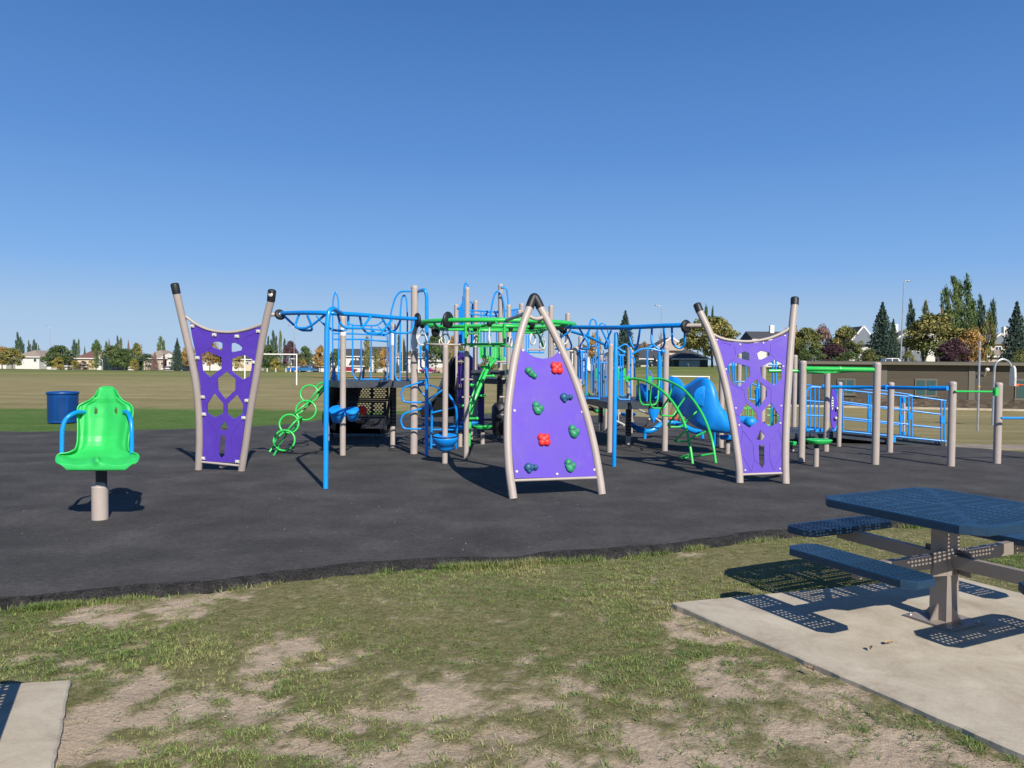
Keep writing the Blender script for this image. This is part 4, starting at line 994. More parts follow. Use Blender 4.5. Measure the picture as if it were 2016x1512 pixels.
# ================================================================== right tower
RT = thing('play_tower', (2.4, 15.2, 0), 'right play tower with low charcoal deck, blue barriers, green arch ladder and curved blue slide', 'playground tower')
s1, _, _ = vpost('D', (893,1135), (905,405), .05, RT)
s2, _, _ = vpost('E', (741,1299), (733,400), .052, RT)
s3, _, _ = vpost('E', (1080,1358), (1095,384), .058, RT)
s4, _, _ = vpost('E', (533,1178), (535,488), .045, RT)
s5, _, _ = dpost(1134, 683, 16.4, .06, RT)
s6, _, _ = dpost(1184, 700, 19.0, .05, RT)
s7, _, _ = dpost(1143, 662, 17.6, .05, RT)
s8, _, _ = dpost(1244, 690, 18.4, .045, RT)
s9, _, _ = dpost(1422, 700, 15.3, .055, RT)
deck_part([EV((1.6,16.4,0)), s1+EV((0,.1,0)), s3+EV((.0,.15,0)), EV((3.3,16.2,0)), EV((2.6,17.6,0)), EV((1.5,17.8,0))], .93, RT, .13)
wrap(s2, .18, .84, .063, RT); wrap(s6, .2, .8, .062, RT)
def lp(name, lst, r, d, rr=.06, mat=BLUE, k='E', lab=None): return tubes(name, lst, r, mat, RT, k, d, rr, 9, label=lab)
lp('hoop', [[(345,880),(352,560),(378,200),(395,140),(418,128),(440,150),(455,230),(470,520),(470,885)],[(360,870),(470,872)]], .017, 15.6)
lp('hoop', [[(432,880),(437,400),(450,240),(478,180),(505,168),(535,190),(555,260),(575,400)],[(510,860),(512,420)],[(400,380),(440,380)]], .015, 15.9)
lp('guard_rail', [[(285,430),(285,690)],[(300,440),(300,690)],[(318,440),(320,740),(345,740)],[(340,440),(338,700)],[(398,500),(398,800)],[(415,820),(415,500),(430,480)],[(270,440),(360,430)]], .017, 16.3)
lp('guard_rail', [[(455,500),(455,840)],[(490,510),(490,850)],[(430,540),(550,540)],[(480,860),(540,860),(548,480)],[(495,870),(530,868)]], .016, 17.0)
lp('guard_rail', [[(600,430),(700,370),(725,368),(762,410),(765,860)],[(640,440),(640,860),(660,880),(760,882)],[(668,460),(668,840)],[(690,460),(690,850)],[(650,430),(650,470),(710,470)],[(770,480),(795,500),(800,700)],[(680,850),(720,840)]], .016, 15.0)
lp('guard_rail', [[(1020,440),(1022,700),(1020,850),(990,870)],[(1048,440),(1042,780)],[(775,460),(850,415),(930,405),(1000,420),(1065,435)],[(915,900),(918,430),(935,390),(980,380)],[(640,400),(700,440)]], .02, 14.6)
lp('guard_rail', [[(1030,440),(1030,690)]], .036, 14.55)
m = MB()
for p in ((1065,435,14.5),(700,442,15.0),(285,435,16.3)): m.ball(T('E', [p])[0], .042)
m.build('rail_clamp', BLUE, RT)
# steering wheel like hoops where the arch ladder starts
lp('hoop', [[(760,615),(735,640),(720,690),(730,740),(755,770)],[(935,615),(955,640),(965,690),(955,740),(935,765)]], .012, 14.4, .1)
m = MB(); m.box(T('E', [(737,690,14.35)])[0], (.07,.06,.1)); m.box(T('E', [(940,690,14.35)])[0], (.07,.06,.1)); m.build('bracket', GREEN, RT)
ga = G(*zz('E', 1340, 1480)); gb = G(*zz('E', 1556, 1473))
A_ = [(735,690,14.35),(820,690,14.2),(920,718,13.95),(1040,790,13.6),(1150,900,13.3),(1240,1050,13.05),(1290,1190,12.9),(1320,1340,12.8)]
B_ = [(940,690,14.6),(1040,690,14.5),(1140,722,14.25),(1250,785,13.9),(1340,880,13.6),(1420,1000,13.35),(1480,1130,13.15),(1525,1280,12.95)]
m = MB(); m.tube(smooth(T('E', A_)+[ga], 5), .0235, 11); m.tube(smooth(T('E', B_)+[gb], 5), .0235, 11); arch = m.build('arch_ladder', GREEN, RT)
for l in ([(832,705,14.2),(850,890,14.3),(870,930,14.3),(990,932,14.4),(1015,890,14.4),(1030,700,14.5)],
          [(952,745,13.9),(942,920,14.0),(965,962,14.05),(1075,963,14.15),(1105,900,14.2),(1160,745,14.2)],
          [(1118,870,13.4),(1035,995,13.6),(1045,1030,13.65),(1160,1036,13.75),(1200,960,13.8),(1283,845,13.8)],
          [(1215,985,13.15),(1108,1115,13.4),(1125,1138,13.4),(1240,1136,13.4),(1290,1070,13.4),(1388,985,13.45)],
          [(1262,1180,12.95),(1172,1262,13.15),(1180,1272,13.2),(1290,1270,13.2),(1330,1240,13.2),(1472,1175,13.15)],
          [(1300,1395,12.8),(1215,1425,12.95),(1260,1425,13.0),(1345,1415,12.95),(1535,1383,12.85)]):
    m = MB(); m.tube(fillet(T('E', l), .05, 4), .0165, 9); m.build('rung', GREEN, arch)
# blue slide: outer wall lofted between its rim and its lower edge, bulging, with bed and far wall
rim = [(1118,690,14.9),(1170,680,14.8),(1230,705,14.7),(1272,768,14.55),(1330,752,14.3),(1390,712,14.1),(1440,690,13.95),(1500,705,13.85),(1550,775,13.8),(1588,900,13.8),(1620,970,13.8),(1655,1005,13.85),(1690,1080,13.9),(1712,1150,13.95)]
low = [(1120,900,14.9),(1165,925,14.8),(1195,955,14.65),(1225,1000,14.5),(1265,1045,14.3),(1310,1090,14.15),(1360,1125,14.0),(1420,1155,13.9),(1480,1175,13.85),(1550,1188,13.85),(1600,1193,13.85),(1640,1196,13.85),(1680,1198,13.9),(1715,1200,13.95)]
ri, lo_ = smooth(T('E', rim), 5), smooth(T('E', low), 5)
rows = []
for a, b_ in zip(ri, lo_):
    row = []
    for k in range(9):
        t = k/8; p = a*(1-t)+b_*t; bul = math.sin(PI*min(1, t*1.05))**.6*.10 if 0 < t < 1 else 0
        row.append(p+EV((0,-bul,0)))
    h_ = max(.1, a.z-b_.z)
    row += [b_+EV((.05,.25,.0)), b_+EV((.1,.62,.06)), b_+EV((.1,.74,h_*.5)), a+EV((.1,.72,-.0)), a+EV((.1,.69,.02)), b_+EV((.08,.6,.14)), b_+EV((.05,.25,.07)), b_+EV((0,.05,.15)), a+EV((0,.05,-.05)), a+EV((0,.03,.02))]
    rows.append(row)
m = MB(); m.grid(rows, closed=True); n = len(rows[0]); m.add(rows[0], [tuple(range(n))]); m.add(rows[-1], [tuple(range(n))]); sl = m.build('slide', BLUEP, RT)
# embossed round swirl on the slide
c = T('E', [(1448,852,13.84)])[0]; R = 96/4.725*13.75/F; nv_ = EV((-.28,-1,.12)).normalized(); u_ = nv_.orthogonal().normalized(); w_ = nv_.cross(u_)
m = MB(); m.lathe(c, [(R,-.08),(R,.0),(R*.96,.006),(.002,.02)], 36, nv_)
for j in range(12):
    a0 = 2*PI*j/12; pts = []
    for q in range(8):
        t = q/7; pts.append(c+nv_*(.021-.014*t)+(u_*math.cos(a0+t*1.3)+w_*math.sin(a0+t*1.3))*R*(.12+.8*t))
    m.tube(pts, .004, 5)
m.build('embossed_swirl', BLUEP, sl)
m = MB(); m.cyl(G(*zz('E',1548,1322)), P(*zz('E',1548,1180),G(*zz('E',1548,1322)).y), .04); m.build('slide_support', BLUE, sl)
# blue inner entrance of the slide
m = MB(); rows = []
for x, y0, y1, d in ((815,760,880,15.9),(830,735,900,15.6),(870,730,915,15.3),(905,745,915,15.2),(935,800,900,15.2),(965,770,890,15.1),(1010,740,895,15.0),(1120,690,900,14.95)):
    a, b_ = T('E', [(x,y0,d),(x,y1,d)]); rows.append([a, a*.6+b_*.4+EV((0,-.05,0)), b_, b_+EV((0,.05,0)), a*.6+b_*.4, a+EV((0,.04,0))])
m.grid(rows, closed=True); m.build('slide_hood', BLUEP, RT)
# ================================================================== balance equipment beyond the right deck
BB = thing('balance_beam', G(1272, 868), 'low wavy blue balance tube behind the green arch ladder', 'balance beam')
bb = smooth(T('E', [(765,1108,17.2),(830,1152,17.1),(900,1176,17.0),(980,1160,17.0),(1048,1112,17.1),(1140,1092,17.2),(1250,1128,17.1),(1330,1165,17.0),(1420,1190,16.9)]), 5)
m = MB(); m.tube(bb, .06, 12); m.build('beam_tube', BLUE, BB)
for x, y in ((896,1190),(1432,1215)):
    p = T('E', [(x,y-15,17.0)])[0]; m = MB(); m.cyl((p.x,p.y,0), (p.x,p.y,p.z), .035); m.build('leg', BLUE, BB)
for i in (6, 14, 24, 30):
    m = MB(); p = bb[i]; m.box(p+EV((0,0,.062)), (.3,.12,.012)); m.build('grip_pad', BLACKR, BB)
SW = thing('rocker_seat', G(*zz('L', 590, 500)), 'small blue moulded rocker seat on slanting pale rods behind the green arch ladder', 'spring seat')
c = P(*zz('L', 612, 300), 18.0); m = MB(); rows = []
for t in range(9):
    f_ = t/8; z = .17-.40*f_; w2 = .13*(1-f_**2.2)+.012; rows.append([c+EV((w2*math.cos(a), .09*math.sin(a)*(1-f_*.5), z)) for a in [2*PI*k/20 for k in range(20)]])
m.grid(rows, closed=True); m.add(rows[0], [tuple(range(20))]); m.build('seat', BLUEP, SW)
m = MB(); m.tube([P(*zz('L',540,410),18.0), G(*zz('L',480,515))], .022, 9); m.build('leg', SILVER, SW)
m = MB(); m.tube(T('L', [(330,230,18.6),(510,320,18.2)]), .022, 9); m.tube(T('L', [(640,395,18.0),(735,460,17.8)]), .022, 9); m.build('slanting_rod', SILVER, SW)
m = MB(); m.tube(T('L', [(180,208,18.7),(345,210,18.6)]), .042, 10); m.build('grip', GREEN, SW)
NT = thing('rope_net', G(1165, 830), 'low spinner net with green and black ropes far behind the right barrier', 'rope climber')
m = MB(); 
for l in ([(450,900,19.5),(520,930,19.5),(600,960,19.4)],[(450,930,19.6),(540,985,19.5),(610,1000,19.4)],[(470,905,19.4),(560,1000,19.4)],[(450,960,19.5),(600,975,19.4)]): m.tube(T('K', l), .02, 7)
m.build('rope', BLACKM, NT)
m = MB(); m.tube(T('K', [(565,980,19.4),(670,975,19.3)]), .05, 9); m.tube(T('K', [(400,700,19.6),(470,760,19.5),(600,790,19.4)]), .045, 9); m.build('rail', GREEN, NT)
m = MB()
for l in ([(378,310,18.6),(405,400,18.7),(400,560,18.8),(350,620,18.9)],[(330,315,18.6),(375,315,18.6),(440,380,18.7),(520,460,18.8)],[(540,480,18.8),(640,480,18.8),(715,462,18.7)],[(900,480,18.5),(980,460,18.5)]): m.tube(smooth(T('K', l), 4), .012, 7)
m.build('rope', BLACKR, NT)
m = MB(); m.tube(T('K', [(895,910,18.0),(890,1130,18.0)]), .012, 6); m.tube(T('K', [(862,1130,18.2),(975,1185,18.0)]), .03, 9); m.build('rod', SILVER, NT)
m = MB(); m.tube([P(*zz('K',905,1010),18.1), G(*zz('K',905,1180))], .03, 8); m.build('post', BEIGE, NT)
for x in (580, 640, 900, 960, 1090):
    m = MB(); m.box(T('K', [(x,425,19.6)])[0], (.11,.03,.30)); m.build('panel', GREEN, NT)
# ================================================================== ramp tower on the right
RM = thing('ramp_structure', (6.0, 16.6, 0), 'low wheelchair ramp with blue railings and a small purple play panel, right side', 'playground ramp')
def hdl(k, bx, by, tx, ty, r=.05): return vpost(k, (bx,by), (tx,ty), r, RM)
t1, _, _ = hdl('M', 550, 1410, 595, 264, .052); t2 = dpost(1456, 697, 18.5, .055, RM)[0]; t3 = dpost(1565.5, 700, 18.0, .055, RM)[0]
t4, _, _ = hdl('M', 1415, 1432, 1442, 372, .055); t5, _, _ = hdl('M', 1588, 1365, 1603, 505, .048)
t6, _, _ = hdl('G', 762, 1393, 768, 850, .058)
t7 = dpost(868, 960, 18.2, .055, RM, 'G')[0]
deck_part([EV((4.9,16.0,0)), EV((6.7,15.9,0)), EV((6.9,17.6,0)), EV((4.9,17.9,0))], .24, RM, .12)
m = MB(); a, b_ = P(*zz('G',320,1245),16.3), P(*zz('G',1200,1318),16.0); c_ = b_+EV((.1,1.5,0)); d_ = a+EV((0,1.5,0))
zt_ = [a.z+.03, max(.03,b_.z), max(.03,b_.z), a.z+.03]; q = [a, b_, c_, d_]
m.add([EV((p.x,p.y,z)) for p, z in zip(q, zt_)]+[EV((p.x,p.y,z-.12)) for p, z in zip(q, zt_)], [(0,1,2,3),(7,6,5,4),(0,4,5,1),(1,5,6,2),(2,6,7,3),(3,7,4,0)]); m.build('ramp_deck', DECK, RM)
def rails(k, lines, posts_, d0, d1, x0, x1, r=.017, name='ramp_railing'):
    f_ = lambda x: d0+(d1-d0)*(x-x0)/(x1-x0); m = MB()
    for (xa, ya, xb, yb) in lines: m.tube([P(*zz(k,xa,ya),f_(xa)), P(*zz(k,xb,yb),f_(xb))], r, 8)
    for (x, ya, yb) in posts_: m.tube([P(*zz(k,x,ya),f_(x)), P(*zz(k,x,yb),f_(x))], r, 8)
    return m.build(name, BLUE, RM)
rails('G', [(390,998,910,1065),(390,1120,910,1175),(390,1228,1205,1308),(940,1070,1165,1098),(940,1182,1160,1203),(400,905,910,958),(910,950,1205,990)], [(395,905,1230),(595,935,1245),(845,960,1270),(910,955,1285),(935,955,1285),(1165,985,1305),(1190,985,1305)], 16.2, 15.9, 390, 1205)
rails('G', [(390,1012,870,1068),(390,1135,860,1180),(300,880,640,905),(640,900,940,945)], [(612,945,1245),(870,970,1275)], 17.8, 17.4, 390, 1205, .015)
m = MB()
for x, y, d in ((605,1095,16.1),(917,1110,16.0),(1172,1140,15.9),(793,1288,16.0),(872,985,17.9),(870,1255,17.9),(850,1125,17.9)): m.box(P(*zz('G',x,y),d), (.07,.05,.14))
m.build('bracket', BLUE, RM)
m = MB(); p0 = T('G', [(105,1225,15.7),(105,920,15.7),(135,883,15.7),(245,885,15.7)]); m.tube(fillet(p0, .12, 5), .02, 9)
for x in (140,175,208): m.tube(T('G', [(x,890,15.7),(x,1215,15.7)]), .015, 8)
for ya, yb in ((990,1000),(1103,1110),(1215,1218)): m.tube(T('G', [(100,ya,15.7),(245,yb,15.7)]), .016, 8)
m.tube(T('G', [(100,866,15.9),(240,885,15.8)]), .016, 8); m.ball(T('G', [(243,880,15.7)])[0], .05); m.build('guard_rail', BLUE, RM)
m = MB()
for x, y in ((118,1216),(235,1218),(190,1222)): m.box(T('G', [(x,y,15.65)])[0], (.07,.06,.06))
m.build('bracket', BLUE, RM)
# purple play panel with a white window and knobs
pp0 = P(*zz('M', 1475, 850), 15.6)
PF = (pp0, EV((1,.25,0)).normalized(), EV((0,0,1)), EV((.25,-1,0)).normalized())
sc_ = 15.6/F/6.87
out = [((x-1475)*sc_, (850-y)*sc_) for x, y in ((1478,600),(1510,590),(1545,620),(1560,700),(1575,800),(1560,860),(1572,930),(1570,1000),(1552,1090),(1535,1140),(1505,1120),(1480,1040),(1470,960),(1470,700))]
m = MB(); m.plate(out, [], PF, .025); pl_ = m.build('play_panel', PURP, RM, label='small purple play panel with a white oval window')
m = MB(); o_, u_, v_, n_ = PF
m.plate([((1492-1475)*sc_+14*sc_*math.cos(a), (850-780)*sc_+88*sc_*math.sin(a)) for a in [2*PI*k/20 for k in range(20)]], [], PF, .008, .026); m.build('window', WHITE, pl_)
m = MB()
for j in range(4): m.ball(o_+u_*(17*sc_)+v_*((850-725-35*j)*sc_)+n_*.036, 10*sc_)
m.build('bead', TEALG, pl_)
for x, y in ((1555,855),(1538,985)):
    m = MB(); m.ball(o_+u_*((x-1475)*sc_)+v_*((850-y)*sc_)+n_*.05, 22*sc_, (1,1,1.2)); m.build('knob', STEEL, pl_)
m = MB(); m.tube([o_+u_*((x-1475)*sc_)+v_*((850-y)*sc_)-n_*.01 for x, y in ((1545,600),(1575,605),(1582,800),(1575,860))], .018, 8)
m.tube([o_+u_*((x-1475)*sc_)+v_*((850-y)*sc_)-n_*.01 for x, y in ((1500,1120),(1520,1160),(1560,1150),(1580,1090))], .018, 8); m.build('panel_frame', BLUE, RM)
# things seen through the right latticed panel
lpM = lambda nm, l, r, d, mat=BLUE: tubes(nm, l, r, mat, RM, 'M', d, .06, 8)
lpM('guard_rail', [[(150,230),(165,500)],[(180,240),(190,520)],[(95,250),(110,380)],[(330,280),(330,500)],[(160,500),(250,490),(340,492),(420,515),(480,548),(540,545)],[(205,520),(240,560)],[(400,520),(400,720)],[(375,725),(470,735)]], .018, 17.2)
lpM('guard_rail', [[(700,200),(700,540)],[(740,190),(740,540)],[(640,265),(760,260)],[(690,530),(760,540)],[(780,340),(780,360)]], .022, 17.0)
lpM('guard_rail', [[(480,850),(480,600),(495,560),(515,590),(518,830)]], .03, 16.2)
lpM('guard_rail', [[(495,490),(495,830)],[(540,540),(680,545)],[(680,780),(680,1100)]], .022, 16.6)
tubes('slat_panel', [[(302,850),(415,850),(415,970),(302,970)],[(360,850),(360,970)],[(330,850),(330,970)]], .016, GREEN, RM, 'M', 18.6, .02, 7)
tubes('slat_panel', [[(620,860),(740,860),(740,1080),(620,1080)],[(620,945),(775,950)],[(655,860),(655,1080)],[(700,860),(700,1080)],[(770,960),(770,1070)]], .016, GREEN, RM, 'M', 18.6, .02, 7)
m = MB(); m.box(T('M', [(362,838,18.6)])[0], (.07,.03,.07)); m.build('bracket', GREEN, RM)
m = MB(); m.tube(T('M', [(200,1010,17.4),(360,1015,17.3)]), .10, 14); m.ball(T('M', [(395,1040,17.0)])[0], .135, (1.05,1,.95), 16, 12); m.build('tunnel', BLUEP, RM)
# ================================================================== exercise bars
EX = thing('exercise_bars', (7.0, 12.8, 0), 'row of beige posts joined by green and blue exercise bars, far right', 'fitness bars')
e1, _, _ = vpost('F', (898,1281), (900,535), .0585, EX); e2, _, _ = vpost('G', (648,1488), (652,694), .062, EX); e3, _, _ = vpost('G', (1240,1501), (1240,845), .062, EX); e4, _, _ = vpost('G', (1601,1480), (1606,852), .062, EX)
zb = P(*zz('G', 365, 742), 12.8).z
m = MB(); m.tube([EV((e1.x,e1.y,zb)), EV((e2.x,e2.y,zb-.01))], .042, 12); m.tube([EV(((e1.x+e2.x)/2-.02,(e1.y+e2.y)/2,zb)), EV(((e1.x+e2.x)/2+.02,(e1.y+e2.y)/2,zb))], .046, 12); m.build('overhead_bar', GREEN, EX)
m = MB(); m.tube(smooth(T('G', [(-30,755,15.5),(0,758,15.2),(100,768,14.8),(250,772,14.5)]), 4), .024, 9); m.tube(smooth(T('G', [(105,755,13.2),(240,768,13.8),(380,765,13.9),(560,755,13.2)]), 5), .02, 9); m.build('overhead_bar', GREEN, EX)
m = MB(); m.tube(T('M', [(640,345,15.0),(810,345,15.0),(1030,347,15.0)]), .035, 10); m.build('overhead_bar', GREEN, EX)
m = MB(); m.tube(T('G', [(300,882,14.5),(640,886,14.2),(700,886,13.6),(1080,892,12.9),(1215,892,12.65)]), .03, 12); m.tube(T('G', [(690,884,13.7),(745,886,13.5)]), .042, 12); m.tube(T('G', [(1075,893,12.9),(1215,893,12.65)]), .04, 12); m.build('parallel_bar', BLUE, EX)
m = MB(); m.tube(T('G', [(1272,917,12.65),(1590,920,12.95)]), .017, 10); m.box(T('G', [(1592,920,12.9)])[0], (.05,.08,.14)); m.build('low_bar', GREEN, EX)
m = MB(); m.tube([P(*zz('G',1635,1126),12.95), P(*zz('G',2300,1126),13.0)], .02, 10); m.build('low_bar', BLUE, EX)
vpost('X', (2130,915), (2130,790), .062, EX)
# ================================================================== bucket chair spinner
CH = thing('spinner_chair', G(197, 1022), 'bright green moulded bucket chair with blue arm loops on a short beige post', 'spinner seat')
b0 = G(197, 1022); D0 = b0.y
prof = [ # y, centre x, half width, depth offset, side wrap
 (101,757,16,.24,0),(102.5,757,32,.24,.0),(106,757,48,.24,.0),(111,757,62,.24,.0),(120,757,77,.24,.0),(140,757,93,.235,.01),(170,757,108,.23,.02),(200,757,118,.225,.02),(225,754,135,.22,.025),(250,750,165,.22,.03),(270,746,210,.22,.035),(290,742,250,.215,.05),(315,741,267,.21,.06),
 (360,741,272,.205,.08),(420,738,266,.20,.10),(480,733,258,.19,.11),(540,728,252,.18,.12),(600,722,248,.17,.13),(650,718,246,.15,.13),(700,712,250,.12,.13),(735,705,262,.08,.12),(760,694,300,.02,.10),(780,682,365,-.05,.07),(800,670,404,-.10,.05),
 (820,662,412,-.18,.03),(845,655,405,-.25,.02),(868,652,372,-.29,.01),(895,651,335,-.30,.0),(920,650,305,-.302,.0),(938,650,285,-.298,.0),(944,650,278,-.28,.0)]
import bisect
ysamp = [p[0] for p in prof]
def interp(y):
    i = max(0, min(len(prof)-2, bisect.bisect_right(ysamp, y)-1)); a, b_ = prof[i], prof[i+1]; t = (y-a[0])/(b_[0]-a[0]); t = min(1, max(0, t))
    return [a[j]+(b_[j]-a[j])*t for j in range(5)]
NU = 81; yl = []
y = 101.0
while y < 944: yl.append(y); y += 1.6 if y < 112 else 4 if y < 135 else 7
yl.append(944)
rows = []; src = []
for y in yl:
    _, cx, hw, do, wr = interp(y); row = []; sr = []
    for k in range(NU):
        u = -1+2*k/(NU-1); uu = math.sin(u*PI/2*.94)/math.sin(PI/2*.94); x = cx+hw*uu
        d = D0+do
        d -= wr*abs(u)**3.0*1.3                                   # sides wrap forward
        if 180 < y < 760:                                         # lumbar channel and side folds
            f_ = sstep(180, 330, y)*sstep(760, 700, y)
            d += float(f_)*(.028*math.exp(-((u-.0)/.16)**2)-.03*math.exp(-((abs(u)-.62)/.13)**2))
        if y < 200: d -= float(sstep(112, 140, y))*.02*math.exp(-((abs(u)-.85)/.2)**2)
        dy = 0
        if y > 740:                                               # pommel and raised thigh rims
            g = math.exp(-(((x-655)/34)**2)); up_ = float(sstep(800, 830, y)*sstep(905, 850, y)); dy -= g*38*up_; d -= g*.03*up_
            pan = float(sstep(755, 800, y)*sstep(890, 850, y)); dy += 22*pan*(math.exp(-(((x-470)/90)**2))+math.exp(-(((x-860)/90)**2)))
            ear = float(sstep(770, 790, y)*sstep(860, 810, y)); dy -= 14*ear*(math.exp(-(((x-300)/45)**2))+math.exp(-(((x-1015)/45)**2)))
        if y > 860: dy += 0
        row.append(P(*zz('O', x, y+dy), d)); sr.append((x, y+dy))
    rows.append(row); src.append(sr)
def keep(i, k):
    x, y = src[i][k]
    for hx, hy, rx, ry in ((640,345,15,36),(840,345,12,36),(528,362,14,12),(925,360,14,12)):
        if ((x-hx)/rx)**2+((y-hy)/ry)**2 < 1: return False
    return True
m = MB(); m.grid(rows, keep=keep); seat = m.build('bucket_seat', GREENP, CH)
md = seat.modifiers.new('solid', 'SOLIDIFY'); md.thickness = .014; md.offset = 1
ms = seat.modifiers.new('sub', 'SUBSURF'); ms.levels = 1; ms.render_levels = 1
for l in ([(534,362,D0+.17),(460,362,D0+.04),(390,395,D0-.03),(340,450,D0-.06),(316,540,D0-.08),(312,660,D0-.09),(311,786,D0-.1)],
          [(930,358,D0+.17),(962,362,D0+.12),(985,400,D0+.02),(1000,470,D0-.03),(1006,600,D0-.06),(1006,775,D0-.08)]):
    m = MB(); m.tube(smooth(T('O', l), 6), .0215, 14); m.build('arm_loop', BLUE, CH)
zs_ = P(*zz('O', 690, 940), D0).z; zr = P(*zz('O', 690, 1098), D0).z
m = MB(); m.cyl((b0.x,b0.y,-.01), (b0.x,b0.y,zr), .0795, seg=28); m.lathe((b0.x,b0.y,zr), [(.0795,-.004),(.0795,.004),(.072,.008),(.05,.008)], 28); m.build('post', BEIGE, CH)
m = MB(); m.lathe((b0.x,b0.y,zr+.005), [(.055,0),(.055,.012),(.05,.03),(.03,.045),(.001,.05)], 24); m.build('collar', BEIGE, CH)
m = MB(); m.cyl((b0.x,b0.y+.03,zr), (b0.x,b0.y+.03,zs_+.06), .054, seg=24); m.build('neck', BLACKM, CH)
m = MB(); m.tube([(b0.x,b0.y+.03,zs_+.06), (b0.x,b0.y+.15,zs_+.12), (b0.x+.02,b0.y+.26,zs_+.4)], .03, 10); m.build('seat_bracket', BLACKM, CH)
# ================================================================== litter bin
bp = G(124, 833, -.06); BN = thing('litter_bin', bp, 'round dark blue perforated litter bin with a flat lid on the grass', 'litter bin')
hb = 2.0*0+(P(122, 771, bp.y).z-bp.z); rb = 27.5*bp.y/F
m = MB(); rows = []; nz, na = 46, 96
for i in range(nz+1): rows.append([bp+EV((rb*(.97+.02*i/nz)*math.cos(2*PI*k/na), rb*(.97+.02*i/nz)*math.sin(2*PI*k/na), .03+(hb-.09)*i/nz)) for k in range(na)])
m.grid(rows, closed=True, keep=lambda i, k: not (3 < i < 42 and (i % 2 == 0) and ((k+i//2) % 2 == 0) and (k % 12 not in (0, 11)))); m.build('perforated_drum', BINB, BN)
m = MB(); m.lathe(bp, [(rb*.9,.03),(rb*.9,hb-.08)], 40); m.lathe(bp, [(.01,.05),(rb*.9,.05)], 40); m.build('liner', BLACKM, BN)
m = MB(); m.lathe(bp+EV((0,0,hb-.07)), [(rb*.98,0),(rb*1.04,.0),(rb*1.05,.05),(rb*1.0,.07),(rb*.5,.085),(.01,.09)], 40); m.build('lid', BINB, BN)
for k in range(3):
    a = 2*PI*k/3; m = MB(); m.box(bp+EV((rb*.85*math.cos(a), rb*.85*math.sin(a), .015)), (.05,.05,.04)); m.build('foot', BLACKM, BN)
